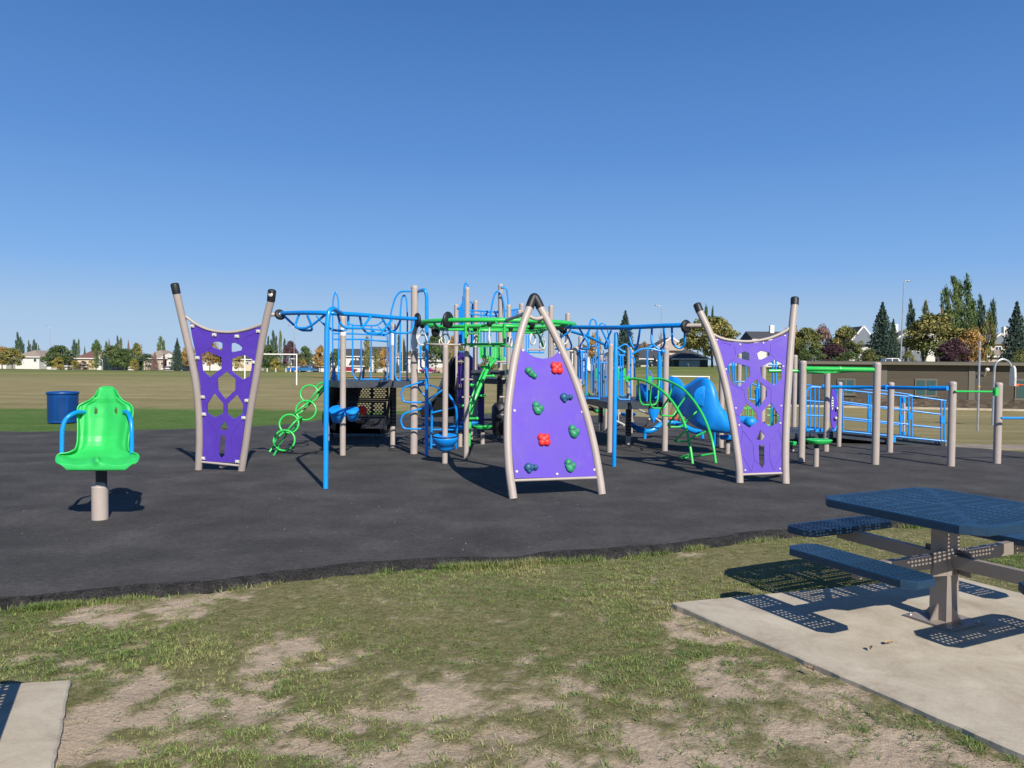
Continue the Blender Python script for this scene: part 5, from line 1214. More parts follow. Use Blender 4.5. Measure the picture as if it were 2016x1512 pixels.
# ================================================================== picnic tables
def rot2(a): return EV((math.cos(a), math.sin(a), 0)), EV((-math.sin(a), math.cos(a), 0))
ta = EV((.44,-.90,0)).normalized(); tb = EV((.90,.44,0)).normalized()
def oct_(h, ch): return [(-h+ch,-h),(h-ch,-h),(h,-h+ch),(h,h-ch),(h-ch,h),(-h+ch,h),(-h,h-ch),(-h,-h+ch)]
def hole(x, y, r, n=8): return [(x+r*math.cos(2*PI*k/n+.39), y+r*math.sin(2*PI*k/n+.39)) for k in range(n)]
def picnic(C, label):
    t = thing('picnic_table', C, label, 'picnic table', 'navy perforated picnic tables')
    Z = EV((0,0,1)); fr = lambda z: (C+Z*z, ta, tb, Z)
    HT = .565; zt = .775; hs = []
    n = 17; pit = .0625
    # rows of holes running parallel inside four quadrants, rim rows and solid diagonals
    g = np.arange(-HT+.045, HT-.04, .0345)
    for i, a in enumerate(g):
        for j, b_ in enumerate(g):
            if abs(a)+abs(b_) > 2*HT-.20: continue
            if abs(abs(a)-abs(b_)) < .03 and max(abs(a), abs(b_)) > .12: continue
            if abs(a) < .055 and abs(b_) < .055: continue
            ax, bx = abs(a), abs(b_)
            edge = max(ax, bx) > HT-.12
            if not edge:
                if ax > bx:
                    if j % 3 == 2: continue
                else:
                    if i % 3 == 2: continue
            hs.append(hole(a, b_, .0125))
    m = MB(); m.plate(oct_(HT, .10), hs, fr(zt), .004, -.004); top = m.build('table_top', NAVY, t)
    m = MB(); o0, o1, o2, o3 = oct_(HT, .10), oct_(HT+.006, .103), oct_(HT+.008, .104), oct_(HT-.004, .10)
    def ringr(ps, z): return [C+ta*p[0]+tb*p[1]+Z*z for p in ps]
    m.grid([ringr(o0, zt), ringr(o1, zt-.006), ringr(o2, zt-.05), ringr(o3, zt-.056), ringr(oct_(HT-.03,.09), zt-.05)], closed=True, sm=False); m.build('rim', NAVY, top)
    for s_, (v1, v2) in enumerate(((ta, tb), (tb, ta))):
        m = MB()
        m.beam(C+v1*(-.5)+Z*(zt-.03-.012*s_), C+v1*.5+Z*(zt-.03-.012*s_), .04, .03); m.build('under_rib', NAVY, top)
    # pedestal
    m = MB(); m.box(C+Z*.36, (.12,.12,.70), mat=Matrix((ta, tb, Z)).transposed()); m.build('pedestal', TAUPE, t)
    m = MB(); m.box(C+Z*.008, (.34,.34,.014), mat=Matrix((ta, tb, Z)).transposed()); bpz = m.build('base_plate', TAUPE, t)
    m = MB()
    for sx, sy in ((1,1),(1,-1),(-1,1),(-1,-1)):
        m.lathe(C+ta*.14*sx+tb*.14*sy+Z*.015, [(.014,0),(.014,.005),(.007,.006),(.007,.018),(.001,.019)], 6)
    m.build('anchor_bolt', STEEL, bpz)
    for v1, v2 in ((ta, tb), (tb, ta)):
        for s in (-1, 1):
            m = MB(); p = C+v1*s*.060; vs = [p+v2*.005+Z*.016, p+v1*s*.075+v2*.005+Z*.016, p+v2*.005+Z*.12, p-v2*.005+Z*.016, p+v1*s*.075-v2*.005+Z*.016, p-v2*.005+Z*.12]
            m.add(vs, [(0,1,2),(5,4,3),(0,3,4,1),(1,4,5,2),(2,5,3,0)]); m.build('gusset', TAUPE, t)
    for i_, (v1, v2) in enumerate(((ta, tb), (tb, ta))):
        for s in (-1, 1):
            m = MB(); a = C+v1*s*.06+v2*.0; e = C+v1*s*.85
            m.beam(a+Z*.41, e+Z*.42, .05, .085)
            m.beam(a+v2*.0+Z*.40-v1*s*.05+v2*.066, a+v1*s*.10+Z*.40+v2*.03, .008, .16)
            m.beam(e-v1*s*.05-v2*.26+Z*.452, e-v1*s*.05+v2*.26+Z*.452, .045, .03)
            arm = m.build('bench_arm', TAUPE, t)
            m = MB()
            for off in (-.02, .05): m.lathe(a+v2*.027*0+Z*(.40+off)+v2*.03+v1*s*.04, [(.012,0),(.012,.008),(.001,.009)], 6, v2)
            m.build('bolt', STEEL, arm)
            # bench
            bc = C+v1*s*.84; L2, W2 = .46, .13; hs = []
            for q, xx in enumerate(np.arange(-L2+.05, L2-.04, .0385)):
                for yy in np.arange(-W2+.035, W2-.02, .034):
                    if abs(xx) < .03 or abs(abs(xx)-.27) < .016: continue
                    hs.append(hole(xx, yy, .0105))
            fb = (bc+Z*.49, v2, v1, Z)
            if v2.cross(v1).z < 0: fb = (bc+Z*.49, v2, v1, -Z)
            def bo(l, w, c): return [(-l+c,-w),(l-c,-w),(l,-w+c),(l,w-c),(l-c,w),(-l+c,w),(-l,w-c),(-l,-w+c)]
            m = MB(); 
            if fb[3].z < 0: m.plate(bo(L2,W2,.06), hs, fb, .004, 0)
            else: m.plate(bo(L2,W2,.06), hs, fb, .004, -.004)
            bn = m.build('bench', NAVY, t)
            rr_ = lambda ps, z: [bc+v2*p[0]+v1*p[1]+Z*z for p in ps]
            m = MB(); m.grid([rr_(bo(L2,W2,.06),.49), rr_(bo(L2+.005,W2+.005,.062),.485), rr_(bo(L2+.006,W2+.006,.062),.445), rr_(bo(L2-.006,W2-.006,.058),.44), rr_(bo(L2-.03,W2-.03,.05),.445)], closed=True, sm=False); m.build('rim', NAVY, bn)
    return t
PC = EV((2.88, 5.02, -.03))
tbl = picnic(PC, 'dark blue perforated square picnic table with four benches on the right concrete slab')
t2_ = copy_tree(tbl); t2_.location = EV((-3.0, 2.565, -.03)); t2_['label'] = 'second dark blue picnic table, outside the left edge, only its dotted shadow in view'
# ---- small litter on the slab
for px, py, s, lab, rot in ((1750,1268,.022,'pale dry leaf lying on the concrete in front of the table base',.3),(1713,1279,.018,'curled brown leaf near the pale leaf on the concrete',1.2),(1595,1320,.02,'crumpled leaf on the soil beside the slab edge',2.0)):
    c = G(px, py, -.024); m = MB(); rows = []
    for i in range(6):
        t = i/5; w_ = s*.75*math.sin(PI*min(.97, max(.05, t))); rows.append([c+Matrix.Rotation(rot, 3, 'Z') @ EV(((t-.5)*s*2.6, v*w_, .004+.012*abs(v)**1.5+.006*math.sin(3*t))) for v in (-1,-.5,0,.5,1)])
    m.grid(rows); lm = paint('dry leaf', (.36,.25,.14), .8, .3); o = m.build('fallen_leaf', lm); tag(o, lab, 'leaf', 'dry leaves by the table')
# ================================================================== trees
def leafmesh(name, C, size, mat, flat=0.0, var=.5):
    n = len(C); C = np.asarray(C); nr = np.random.normal(0, 1, (n, 3)); nr[:, 2] = nr[:, 2]*(1-flat)+flat*2.0
    nr /= np.linalg.norm(nr, axis=1)[:, None]
    a = np.random.normal(0, 1, (n, 3)); u = np.cross(nr, a); u /= np.linalg.norm(u, axis=1)[:, None]; v = np.cross(nr, u)
    s = (size*np.random.uniform(1-var, 1+var, n))[:, None]
    V = np.stack([C-u*s, C-v*s*.6, C+u*s, C+v*s*.6], 1).reshape(-1, 3)
    me = bpy.data.meshes.new(name); me.vertices.add(4*n); me.vertices.foreach_set('co', V.ravel())
    me.loops.add(4*n); me.loops.foreach_set('vertex_index', np.arange(4*n, dtype=np.int32))
    me.polygons.add(n); me.polygons.foreach_set('loop_start', np.arange(n)*4); me.polygons.foreach_set('loop_total', np.full(n, 4))
    cl = vnoise(C[:, 0]*7+5, C[:, 2]*7+3, 4)*.6+np.random.rand(n)*.4
    at = me.attributes.new('rnd', 'FLOAT', 'POINT'); at.data.foreach_set('value', np.repeat(cl, 4)); me.update(); me.materials.append(mat); return me
def leafmat(name, cols):
    m, nt, b = newmat(name); a = node(nt, 'ShaderNodeAttribute', attribute_name='rnd'); r = ramp(nt, cols); nt.links.new(a.outputs['Fac'], r.inputs[0])
    nt.links.new(r.outputs[0], b.inputs['Base Color']); b.inputs['Roughness'].default_value = .65; b.inputs['Specular IOR Level'].default_value = .25; return m
def clumps(n, per, shape, rmin, rmax):
    out = []
    for i in range(n):
        c, ok = shape(); r = random.uniform(rmin, rmax)
        d = np.random.normal(0, 1, (per, 3)); d /= np.linalg.norm(d, axis=1)[:, None]; rad = r*np.random.uniform(.45, 1.08, per)[:, None]
        d[:, 2] *= .75; out.append(np.array(c)+d*rad)
    return np.concatenate(out)
def sh_round(z0=.22, wx=.42):
    def f():
        th = random.uniform(0, 2*PI); zz_ = random.uniform(0, 1)**.85; z = z0+(.93-z0)*zz_
        R = wx*math.sin(PI*min(1, .18+.82*zz_)**.9)**.6*random.uniform(.45, .95); return (R*math.cos(th), R*math.sin(th), z), 1
    return f
def build_spires(sp, per):
    out = []
    for (x, y, w, z0, z1, lx) in sp:
        H_ = z1-z0; K = int(30+110*H_*w/.2*.5)
        for k in range(K):
            t = (k+random.random())/K; z = z0+H_*t*.93; r_ = w*(math.sin(PI*min(1, .17+.80*t))**.65)*(1-.15*t)*random.uniform(.45, 1.12)
            a = random.uniform(0, 2*PI); L_ = random.uniform(.06, .15)*(1 if t < .9 else .7); n = max(5, int(per*.0135))
            s_ = np.random.rand(n); rr_ = r_*(.35+.65*s_**.7); th = a+np.random.normal(0, .25, n)
            cx = x+lx*t**1.4-lx*.25*s_*0
            out.append(np.stack([cx+rr_*np.cos(th)+np.random.normal(0, .02*w/.2, n)+lx*.35*s_, y+rr_*np.sin(th), z+L_*s_+np.random.normal(0, .010, n)], 1))
    return np.concatenate(out)
def build_spruce(per=5200):
    out = []; L = 24
    for i in range(L):
        t = i/(L-1); z = .07+.86*t; R = .47*(1-t)**.82+.015; nb = max(5, int(15*(1-t)+5))
        for k in range(nb):
            a = 2*PI*(k+random.uniform(-.25, .25))/nb+i*1.7; rr_ = R*random.uniform(.72, 1.08); m_ = max(6, int(per/L/nb*(.4+R*2.6)))
            s = np.random.rand(m_)**.7; rad = rr_*s; zz_ = z-.07*(rad/.47)*1.0+.035*s**3+np.random.normal(0, .012, m_); side = np.random.normal(0, .016+.03*R, m_)*(.35+s*.8)
            out.append(np.stack([rad*math.cos(a)-side*math.sin(a), rad*math.sin(a)+side*math.cos(a), zz_], 1))
    n = int(per*.06); z = np.random.uniform(.88, 1.0, n); out.append(np.stack([np.random.normal(0, .008, n), np.random.normal(0, .008, n), z], 1)); return np.concatenate(out)
KC = dict(green=[(0,(0.041,0.079,0.030)),(.45,(0.088,0.140,0.048)),(1,(0.184,0.218,0.071))], dark=[(0,(0.026,0.055,0.034)),(.5,(0.048,0.088,0.048)),(1,(0.096,0.140,0.071))],
  spruce=[(0,(0.024,0.044,0.036)),(.5,(0.044,0.079,0.059)),(1,(0.096,0.140,0.096))], yellow=[(0,(0.132,0.132,0.036)),(.5,(0.306,0.262,0.061)),(1,(0.566,0.427,0.114))],
  orange=[(0,(0.167,0.114,0.044)),(.5,(0.358,0.227,0.071)),(1,(0.600,0.358,0.114))], purple=[(0,(0.041,0.026,0.034)),(.5,(0.088,0.044,0.059)),(1,(0.202,0.114,0.114))], pink=[(0,(0.114,0.079,0.079)),(.5,(0.253,0.157,0.157)),(1,(0.392,0.288,0.218))],
  mixed=[(0,(0.061,0.088,0.034)),(.4,(0.140,0.167,0.052)),(.75,(0.271,0.236,0.071)),(1,(0.480,0.340,0.132))], bare=[(0,(0.184,0.140,0.096)),(1,(0.427,0.323,0.218))])
LM = {k: leafmat(k+' foliage', v) for k, v in KC.items()}
BARK = paint('bark', (.10,.075,.055), .9, .3, scale=20)
protos = {}
def proto(shape, colr, var):
    key = (shape, colr, var)
    if key in protos: return protos[key]
    random.seed(hash((len(shape), ord(shape[0]), ord(colr[0]), len(colr), var)) % 9999); np.random.seed(random.randint(0, 9999))
    tm = MB(); th = .3
    if shape == 'round': C_ = clumps(46, 95, sh_round(), .10, .17); sz = .026; th = .62
    elif shape == 'wide': C_ = clumps(60, 110, sh_round(.22, .46), .09, .15); sz = .022; th = .6
    elif shape == 'loose': C_ = clumps(38, 75, sh_round(.15, .42), .07, .13); sz = .024; th = .8
    elif shape == 'bush': C_ = clumps(34, 95, sh_round(.06, .40), .10, .17); sz = .022; th = .4
    elif shape == 'sparse': C_ = clumps(44, 26, sh_round(.15, .38), .05, .11); sz = .014; th = .85
    elif shape == 'poplar':
        C_ = build_spires([(0,0,.40,.03,1.0,-.12),(.18,.1,.30,.03,.86,.0),(-.2,.0,.28,.03,.76,-.14)], 1500); sz = .024
    elif shape == 'clump':
        C_ = build_spires([(-.33,0,.17,.3,.82,-.14),(-.28,.1,.18,.03,.62,-.06),(-.10,0,.21,.03,1.0,-.14),(.04,.05,.19,.03,.93,-.08),(.17,0,.19,.03,.99,-.02),(.28,0,.19,.03,.72,.02),(.38,.05,.15,.03,.58,.04)], 3200); sz = .0165
    elif shape == 'narrow': C_ = build_spires([(0,0,.46,.06,1.0,.02)], 1900); sz = .024
    elif shape == 'spruce': C_ = build_spruce(9500); sz = .0165
    C_ = np.asarray(C_); C_[:, 2] += .02
    tm.tube([(0,0,-.03),(.004,.0,.3*th),(-.006,.004,.8*th),(.0,.0,th+.15)], [.02,.015,.010,.003], 8)
    if shape in ('round','wide','loose','sparse'):
        for k in range(7 if shape != 'sparse' else 14):
            a = 2*PI*k/7+random.uniform(-.4,.4); z = random.uniform(.18, .5)*th/.62; r = random.uniform(.16,.30)
            tm.tube([(0,0,z),(r*.45*math.cos(a),r*.45*math.sin(a),z+.13),(r*math.cos(a),r*math.sin(a),z+.32)], [.008,.005,.0015], 5)
    cm = leafmesh('crown', C_, sz, LM[colr], .35 if shape == 'spruce' else 0)
    me = bpy.data.meshes.new('trunk'); me.from_pydata(tm.v, [], tm.f); me.polygons.foreach_set('use_smooth', tm.sm); me.materials.append(BARK); me.update()
    protos[key] = (cm, me); return protos[key]
NMS = dict(round='broadleaf_tree', wide='broadleaf_tree', loose='young_tree', bush='shrub', sparse='bare_tree', poplar='poplar_tree', clump='poplar_tree', narrow='columnar_tree', spruce='spruce_tree')
CATS = dict(bush='shrub')
ntree = 0
def tree(shape, colr, px, ytop, wpx, d, label, group=None, sink=0):
    global ntree
    g = ground_at(px, d); g.x = P(px, 720, d).x; g.z = hz(g.x, d)
    zt_ = P(px, ytop, d).z; h = zt_-g.z; w_ = wpx*d/F*(1.18 if shape in ('round','wide','bush') and px < 900 else 1.05)
    cm, tm = proto(shape, colr, ntree % 2)
    t = thing(NMS[shape], g, label, CATS.get(shape, 'tree'), group); t.scale = (w_, w_, h); t.rotation_euler.z = (ntree*2.399) % 6.28 if shape not in ('poplar','clump') else (0 if shape == 'clump' else (ntree % 2)*.5)
    for nm, me in (('trunk', tm), ('crown', cm)):
        o = bpy.data.objects.new(nm, me); col.objects.link(o); o.parent = t
    ntree += 1; return t
GL = 'trees along the far street'
TL = [
 ('round','orange',4,681,46,206,'orange autumn tree cut by the left edge of the picture'),('round','mixed',24,686,40,204,'green and orange tree at the left edge beside the white house'),
 ('poplar','dark',37,655,13,262,'leaning dark poplar, first from the left'),('poplar','dark',45,671,9,262,'short poplar between the leaning one and the pair to its right'),
 ('poplar','dark',58,671,8,262,'slim poplar behind the white house roof'),('poplar','dark',69,669,11,262,'broader poplar next to the slim one over the white house'),('poplar','dark',77,680,6,262,'smallest poplar above the brown roof at far left'),
 ('wide','green',119,681,64,206,'big round green tree hiding the cream house'),('bush','yellow',114,703,26,200,'yellow bush in front of the big round green tree'),('poplar','dark',148,669,12,262,'dark poplar left of the maroon roof'),('narrow','green',155,668,7,262,'thin green poplar touching the maroon roof'),
 ('spruce','dark',167,682,10,258,'tiny spruce tip above the maroon roof'),('bush','yellow',148,709,22,200,'yellow shrub in front of the maroon roofed house'),('bush','purple',164,711,22,199,'dark purple shrub below the maroon roofed house'),('loose','yellow',179,708,15,200,'pale yellow sapling right of the purple shrub'),
 ('round','green',190,670,20,240,'green tree leaning right of the maroon roof'),('narrow','green',189,690,14,204,'narrow green tree in front of the white gable'),('spruce','pink',215,668,16,246,'reddish spruce top above the green trees'),('narrow','green',209,673,10,246,'slim green tree beside the reddish spruce'),
 ('wide','green',220,681,50,212,'wide green tree between white gable and tall poplar'),('poplar','dark',233,662,10,250,'tallest dark poplar of the left tree cluster'),('narrow','mixed',238,666,9,248,'yellow green poplar beside the tallest dark one'),('spruce','spruce',208,699,18,204,'small dark spruce at the street by the white gable'),
 ('wide','green',249,687,46,206,'low spreading bright green tree at the street'),('spruce','pink',253,670,14,246,'pinkish spruce above the spreading green tree'),('round','mixed',270,677,26,215,'round tree left of the tan roofed house'),('bush','yellow',264,706,18,200,'small yellow shrub under the spreading tree'),
 ('bush','dark',287,697,44,203,'dark mixed shrubbery in front of the tan roofed house'),('spruce','pink',305,693,18,202,'thin pinkish spruce against the tan roof'),('poplar','green',319,663,18,240,'broad poplar behind the tan roof'),('narrow','purple',323,698,7,202,'dark thin columnar tree by the stone wall house'),
 ('spruce','spruce',349,667,32,200,'large blue green spruce left of the latticed panel'),('round','orange',372,679,30,210,'orange tree touching the left latticed panel'),('bush','purple',384,700,22,203,'purple shrub seen beside the left post'),
 ('wide','orange',413,672,46,204,'orange tree seen through the upper left cutouts'),('round','green',444,684,40,206,'green tree behind the left latticed panel'),('loose','yellow',470,697,24,200,'yellow sapling seen through the right cutouts'),
 ('narrow','dark',528,663,8,250,'first slim poplar right of the left latticed panel'),('poplar','dark',540,652,15,250,'tall dark poplar right of the left latticed panel'),('narrow','mixed',552,652,9,250,'yellow green poplar beside the tall dark one'),('narrow','dark',560,667,9,250,'shortest poplar of the row behind the goal'),
 ('wide','green',530,680,50,206,'broad green tree behind the white goal'),('bush','yellow',543,705,22,198,'yellow sapling inside the white goal frame'),('wide','purple',572,673,32,204,'dark purple tree by the goal post'),('round','green',600,682,30,206,'green tree right of the goal post'),('round','orange',631,682,28,208,'orange tree left of the thick blue pole'),('loose','orange',597,706,18,199,'small orange sapling by the parked blue cars'),
 ('round','green',660,690,24,206,'green tree glimpsed between the first posts'),('narrow','mixed',723,664,20,200,'tall narrow autumn tree seen through the blue barrier'),('narrow','mixed',741,684,18,200,'second narrow autumn tree through the blue barrier'),('round','orange',757,684,22,200,'orange tree seen beside the stickered post'),
 ('spruce','spruce',795,668,22,215,'dark spruce behind the blue hoop'),('narrow','dark',785,660,10,230,'slim dark tree left of the wooden pole'),('round','mixed',812,690,30,225,'mixed tree behind the tall stickered post'),('wide','green',858,660,52,190,'big green tree in the gap under the hanging rings'),
 ('round','orange',891,664,24,200,'orange tree right of the big green one under the rings'),('round','mixed',962,700,34,190,'autumn tree low behind the green spine climber'),('round','mixed',905,680,30,190,'mixed tree hidden behind the purple climbing wall'),
 ('round','orange',1172,655,36,160,'orange tree left of the spruce behind the right ladder'),('spruce','spruce',1230,614,64,150,'large dark spruce above the right blue ladder'),('sparse','bare',1301,654,24,148,'bare young tree in front of the tan house gable'),
 ('wide','mixed',1402,623,124,142,'large yellow green tree left of the right latticed panel'),('narrow','green',1388,603,15,190,'poplar tip rising behind the large yellow green tree'),('narrow','dark',1401,606,9,190,'thin dark poplar tip beside the cap of the post'),('loose','bare',1268,672,30,165,'thin leafless tree beside the spruce'),
 ('wide','mixed',1586,645,70,140,'orange and green tree right of the latticed panel'),('round','pink',1620,641,46,146,'pinkish tree between the autumn trees'),('wide','purple',1636,677,66,134,'dark purple tree above the brown building'),('wide','mixed',1663,643,64,142,'yellow green autumn tree left of the big spruce'),('spruce','green',1582,676,46,132,'dark green conifer by the right post'),
 ('bush','mixed',1712,688,60,131,'olive shrubs between the hedge trees and the tallest spruce'),('bush','green',1604,688,56,131,'dark green shrubs over the left end of the brown building'),('round','orange',1556,640,44,142,'orange tree half hidden behind the right post of the latticed panel'),
 ('bush','green',1670,693,70,130,'low green hedge trees above the roof edge'),('spruce','spruce',1735,598,80,133,'tallest blue green spruce in front of the grey house'),('spruce','dark',1757,630,44,150,'darker spruce behind the tallest one'),('poplar','dark',1793,592,20,180,'dark leaning poplar right of the street lamp'),
 ('bush','mixed',1790,690,32,128,'young bushy tree at the foot of the street lamp'),('narrow','mixed',1819,595,20,145,'pointed autumn tree top beside the dark poplar'),('wide','mixed',1843,617,124,138,'large yellow green tree over the white gables'),('narrow','orange',1852,607,10,145,'thin reddish spire above the large yellow green tree'),
 ('wide','purple',1878,668,66,130,'broad dark purple tree above the brown building wall'),('round','orange',1911,645,56,134,'orange brown tree beside the purple one'),('clump','green',1891,545,66,170,'group of tall wind bent poplars at the right'),('poplar','dark',1930,584,24,176,'lower dark poplar right of the tall group'),('poplar','dark',1953,592,28,172,'dark poplar left of the right hand spruce'),
 ('loose','mixed',1945,610,34,136,'slender green tree in front of the cream house'),('spruce','spruce',1999,597,74,134,'blue green spruce at the right edge'),('bush','mixed',2008,690,40,128,'bushy shrub at the foot of the right edge spruce')]
for s_, c_, px, yt, wp, d, lab in TL: tree(s_, c_, px, yt, wp, d, lab, GL)
# ================================================================== houses
SIDW = paint('white house siding', (.62,.61,.58), .7, .05, scale=1); SIDC = paint('cream house siding', (.58,.5,.38), .7, .05, scale=1); SIDT = paint('tan stucco', (.42,.36,.3), .8, .08, scale=1)
SIDG = paint('grey house siding', (.16,.19,.23), .7, .08, scale=1); SIDP = paint('pinkish stucco', (.55,.46,.42), .8, .05, scale=1)
ROOFS = dict(t=paint('tan shingles', (.27,.22,.18), .9, .15), d=paint('dark shingles', (.055,.058,.065), .9, .15), m=paint('maroon shingles', (.14,.07,.06), .9, .12), b=paint('brown shingles', (.20,.14,.11), .9, .12), g=paint('grey shingles', (.15,.15,.15), .9, .12))
GLASS = paint('dark window glass', (.04,.055,.07), .12, .1, spec=.8); GDOOR = paint('garage door', (.66,.65,.62), .6, .04, scale=1); GDG = paint('pale green garage door', (.38,.46,.46), .6, .05, scale=1); GREEND = paint('dark green trim', (.02,.06,.045), .6, .1)
BRICK = paint('red brick', (.25,.08,.05), .85, .2, scale=8)
def roofmesh(kind, x0, x1, y0, y1, ze, zr, oh=.5, mat=None, parent=None):
    a, b_, c, d = x0-oh, x1+oh, y0-oh, y1+oh; m = MB(); th = .16
    if kind == 'hip':
        w_, l_ = b_-a, d-c; hx = min(w_, l_)/2*.95; ym = (c+d)/2
        if w_ >= l_: r1, r2 = (a+hx, ym), (b_-hx, ym)
        else: xm = (a+b_)/2; r1, r2 = (xm, c+hx), (xm, d-hx)
        V = [(a,c,ze),(b_,c,ze),(b_,d,ze),(a,d,ze),(r1[0],r1[1],zr),(r2[0],r2[1],zr)]
        Fc = [(0,1,5,4),(1,2,5),(2,3,4,5),(3,0,4)] if w_ >= l_ else [(0,1,4),(1,2,5,4),(2,3,5),(3,0,4,5)]
    elif kind == 'gx':
        ym = (c+d)/2; V = [(a,c,ze),(b_,c,ze),(b_,d,ze),(a,d,ze),(a,ym,zr),(b_,ym,zr)]; Fc = [(0,1,5,4),(2,3,4,5),(1,2,5),(3,0,4)]
    else:
        xm = (a+b_)/2; V = [(a,c,ze),(b_,c,ze),(b_,d,ze),(a,d,ze),(xm,c,zr),(xm,d,zr)]; Fc = [(0,4,5,3),(1,2,5,4),(2,3,5),(0,1,4)]
    n = len(V); V2 = V+[(x,y,z-th) for x,y,z in V[:4]]
    Fc = Fc+[(0,n,n+1,1),(1,n+1,n+2,2),(2,n+2,n+3,3),(3,n+3,n,0),(n,n+3,n+2,n+1)]
    m.add([EV(v) for v in V2], Fc); return m.build('roof', mat, parent)
def house(name, px0, px1, ye, yr, d, kind, wall, roof, label, wins=(), garages=(), depth=9, chim=None, gabmat=None, gdoor=None, cat='house', bricks=(), door=None):
    x0, x1 = P(px0, 700, d).x, P(px1, 700, d).x; xm = (x0+x1)/2; zb_ = hz(xm, d)-.3; ze = P((px0+px1)/2, ye, d).z; zr = P((px0+px1)/2, yr, d).z
    t = thing(name, EV((xm, d, zb_)), label, cat, 'houses along the far street'); W_, H_ = x1-x0, ze-zb_
    m = MB(); m.box((xm, d+depth/2, (zb_+ze)/2), (W_, depth, H_)); m.build('wall', wall, t)
    rf = roofmesh(kind, x0, x1, d, d+depth, ze, zr, .5, ROOFS[roof], t)
    if kind == 'gf':
        m = MB(); m.add([EV((x0-.3, d-.53, ze-.0)), EV((x1+.3, d-.53, ze)), EV((xm, d-.53, zr-.25))], [(0,1,2)]); m.add([EV((x0-.3, d-.50, ze-.0)), EV((x1+.3, d-.50, ze)), EV((xm, d-.50, zr-.25))], [(2,1,0)])
        m.build('gable', gabmat or wall, t)
        m = MB(); m.beam(EV((x0-.5,d-.56,ze)), EV((xm,d-.56,zr)), .06, .3); m.beam(EV((x1+.5,d-.56,ze)), EV((xm,d-.56,zr)), .06, .3); m.build('fascia', WHITE, t)
    else:
        m = MB(); m.box((xm, d-.52, ze-.1), (W_+1.04, .05, .26)); m.build('fascia', WHITE, t)
    def rect(u, v, w_, h_, y, th=.06): return ((x0+W_*u, d-y, zb_+H_*v), (W_*w_, th, H_*h_))
    for (u, v, w_, h_) in wins:
        m = MB(); c, s = rect(u, v, w_, h_, .05, .10); m.box(c, s); f_ = m.build('window', WHITE, t)
        m = MB(); n = 2 if W_*w_ > 1.2 else 1
        for i in range(n):
            ww = (s[0]-.12*(n+1))/n; m.box((c[0]-s[0]/2+.12+ww/2+i*(ww+.12), c[1]-.06, c[2]), (ww, .03, s[2]-.2))
        m.build('pane', GLASS, f_)
    for (u, v, w_, h_) in garages:
        m = MB(); c, s = rect(u, v, w_, h_, .06, .08); m.box(c, s)
        for j in range(1, 4): m.box((c[0], c[1]-.035, c[2]-s[2]/2+s[2]*j/4), (s[0]*.98, .03, .03))
        m.build('garage_door', gdoor or GDOOR, t)
    for (u, v, w_, h_) in bricks:
        m = MB(); c, s = rect(u, v, w_, h_, .12, .3); m.box(c, s); m.build('brick_pier', BRICK, t)
    if door:
        m = MB(); c, s = rect(*door, .06, .08); m.box(c, s); m.build('door', BRICK, t)
    if chim:
        cx = x0+W_*chim[0]; m = MB(); m.box((cx, d+depth*.45, (ze+zr)/2+chim[1]/2), (.9, .9, (zr-ze)*.9+chim[1])); m.build('chimney', WHITE, rf)
    return t
hw = lambda *a, **k: house('house', *a, **k)
ga_ = lambda *a, **k: house('garage', *a, cat='garage', **k)
hw(-14,12,706,694,226,'hip',SIDW,'b','white house cut by the left edge behind the orange tree',[(.7,.6,.2,.2)])
hw(30,78,702,689,226,'hip',SIDW,'t','white house with tan hip roof at the far left',[(.30,.78,.07,.2),(.82,.74,.14,.26)],depth=12)
hw(72,110,703,691,236,'hip',SIDC,'b','cream house with brown roof left of the big round tree',[(.3,.5,.2,.2)])
ga_(92,111,718,716,216,'gx',SIDC,'t','low white garages left of the yellow bush',garages=[(.27,.42,.40,.7),(.75,.42,.36,.7)],depth=4)
ga_(128,143,720,717,216,'gx',SIDW,'g','small white garage between yellow bush and yellow shrub',garages=[(.5,.42,.85,.7)],depth=4)
hw(151,188,705,691,228,'hip',SIDC,'m','cream house with maroon hip roof',[(.35,.35,.2,.16),(.62,.5,.15,.14)],depth=10)
hw(190,213,707,698,228,'gf',SIDW,'g','narrow white house with small front gable',[(.5,.75,.3,.2)])
hw(213,240,707,702,232,'gx',SIDC,'g','cream house mostly hidden by green trees')
ga_(191,214,716,711,216,'gx',SIDW,'g','dark roofed garage with pale door under the small spruce',garages=[(.55,.4,.7,.7)],depth=5)
ga_(230,264,722,718,216,'gx',SIDW,'t','long low white garage under the spreading green tree',garages=[(.3,.42,.36,.7),(.75,.42,.36,.7)],depth=5)
hw(283,328,705,689,228,'hip',SIDT,'t','tan house with broad tan hip roof',[(.8,.6,.12,.2)],depth=12)
hw(322,346,704,697,228,'gf',SIDW,'g','white house with small bluish gable right of the tan roof',[(.5,.6,.2,.2)])
ga_(322,344,725,721,214,'gx',SIDW,'g','flat white garage left of the large spruce',garages=[(.5,.4,.9,.7)],depth=4)
hw(352,386,714,704,226,'gx',SIDW,'d','white house behind the large spruce',[(.6,.5,.3,.2)])
ga_(356,380,724,720,214,'gx',SIDW,'d','dark open carport right of the large spruce',depth=4,garages=[(.8,.4,.3,.7)])
hw(392,440,703,690,226,'hip',SIDW,'g','white house behind the left latticed panel',[(.5,.6,.3,.2)],garages=[(.4,.18,.35,.35)])
hw(452,500,707,695,224,'hip',SIDC,'d','cream house with dark roof seen through the right cutouts',[(.7,.7,.2,.2)],garages=[(.3,.18,.35,.35)])
hw(572,640,706,697,226,'gx',SIDW,'d','white two storey house behind the parked blue cars',[(.35,.85,.06,.2),(.62,.80,.07,.3)],chim=(.84,1))
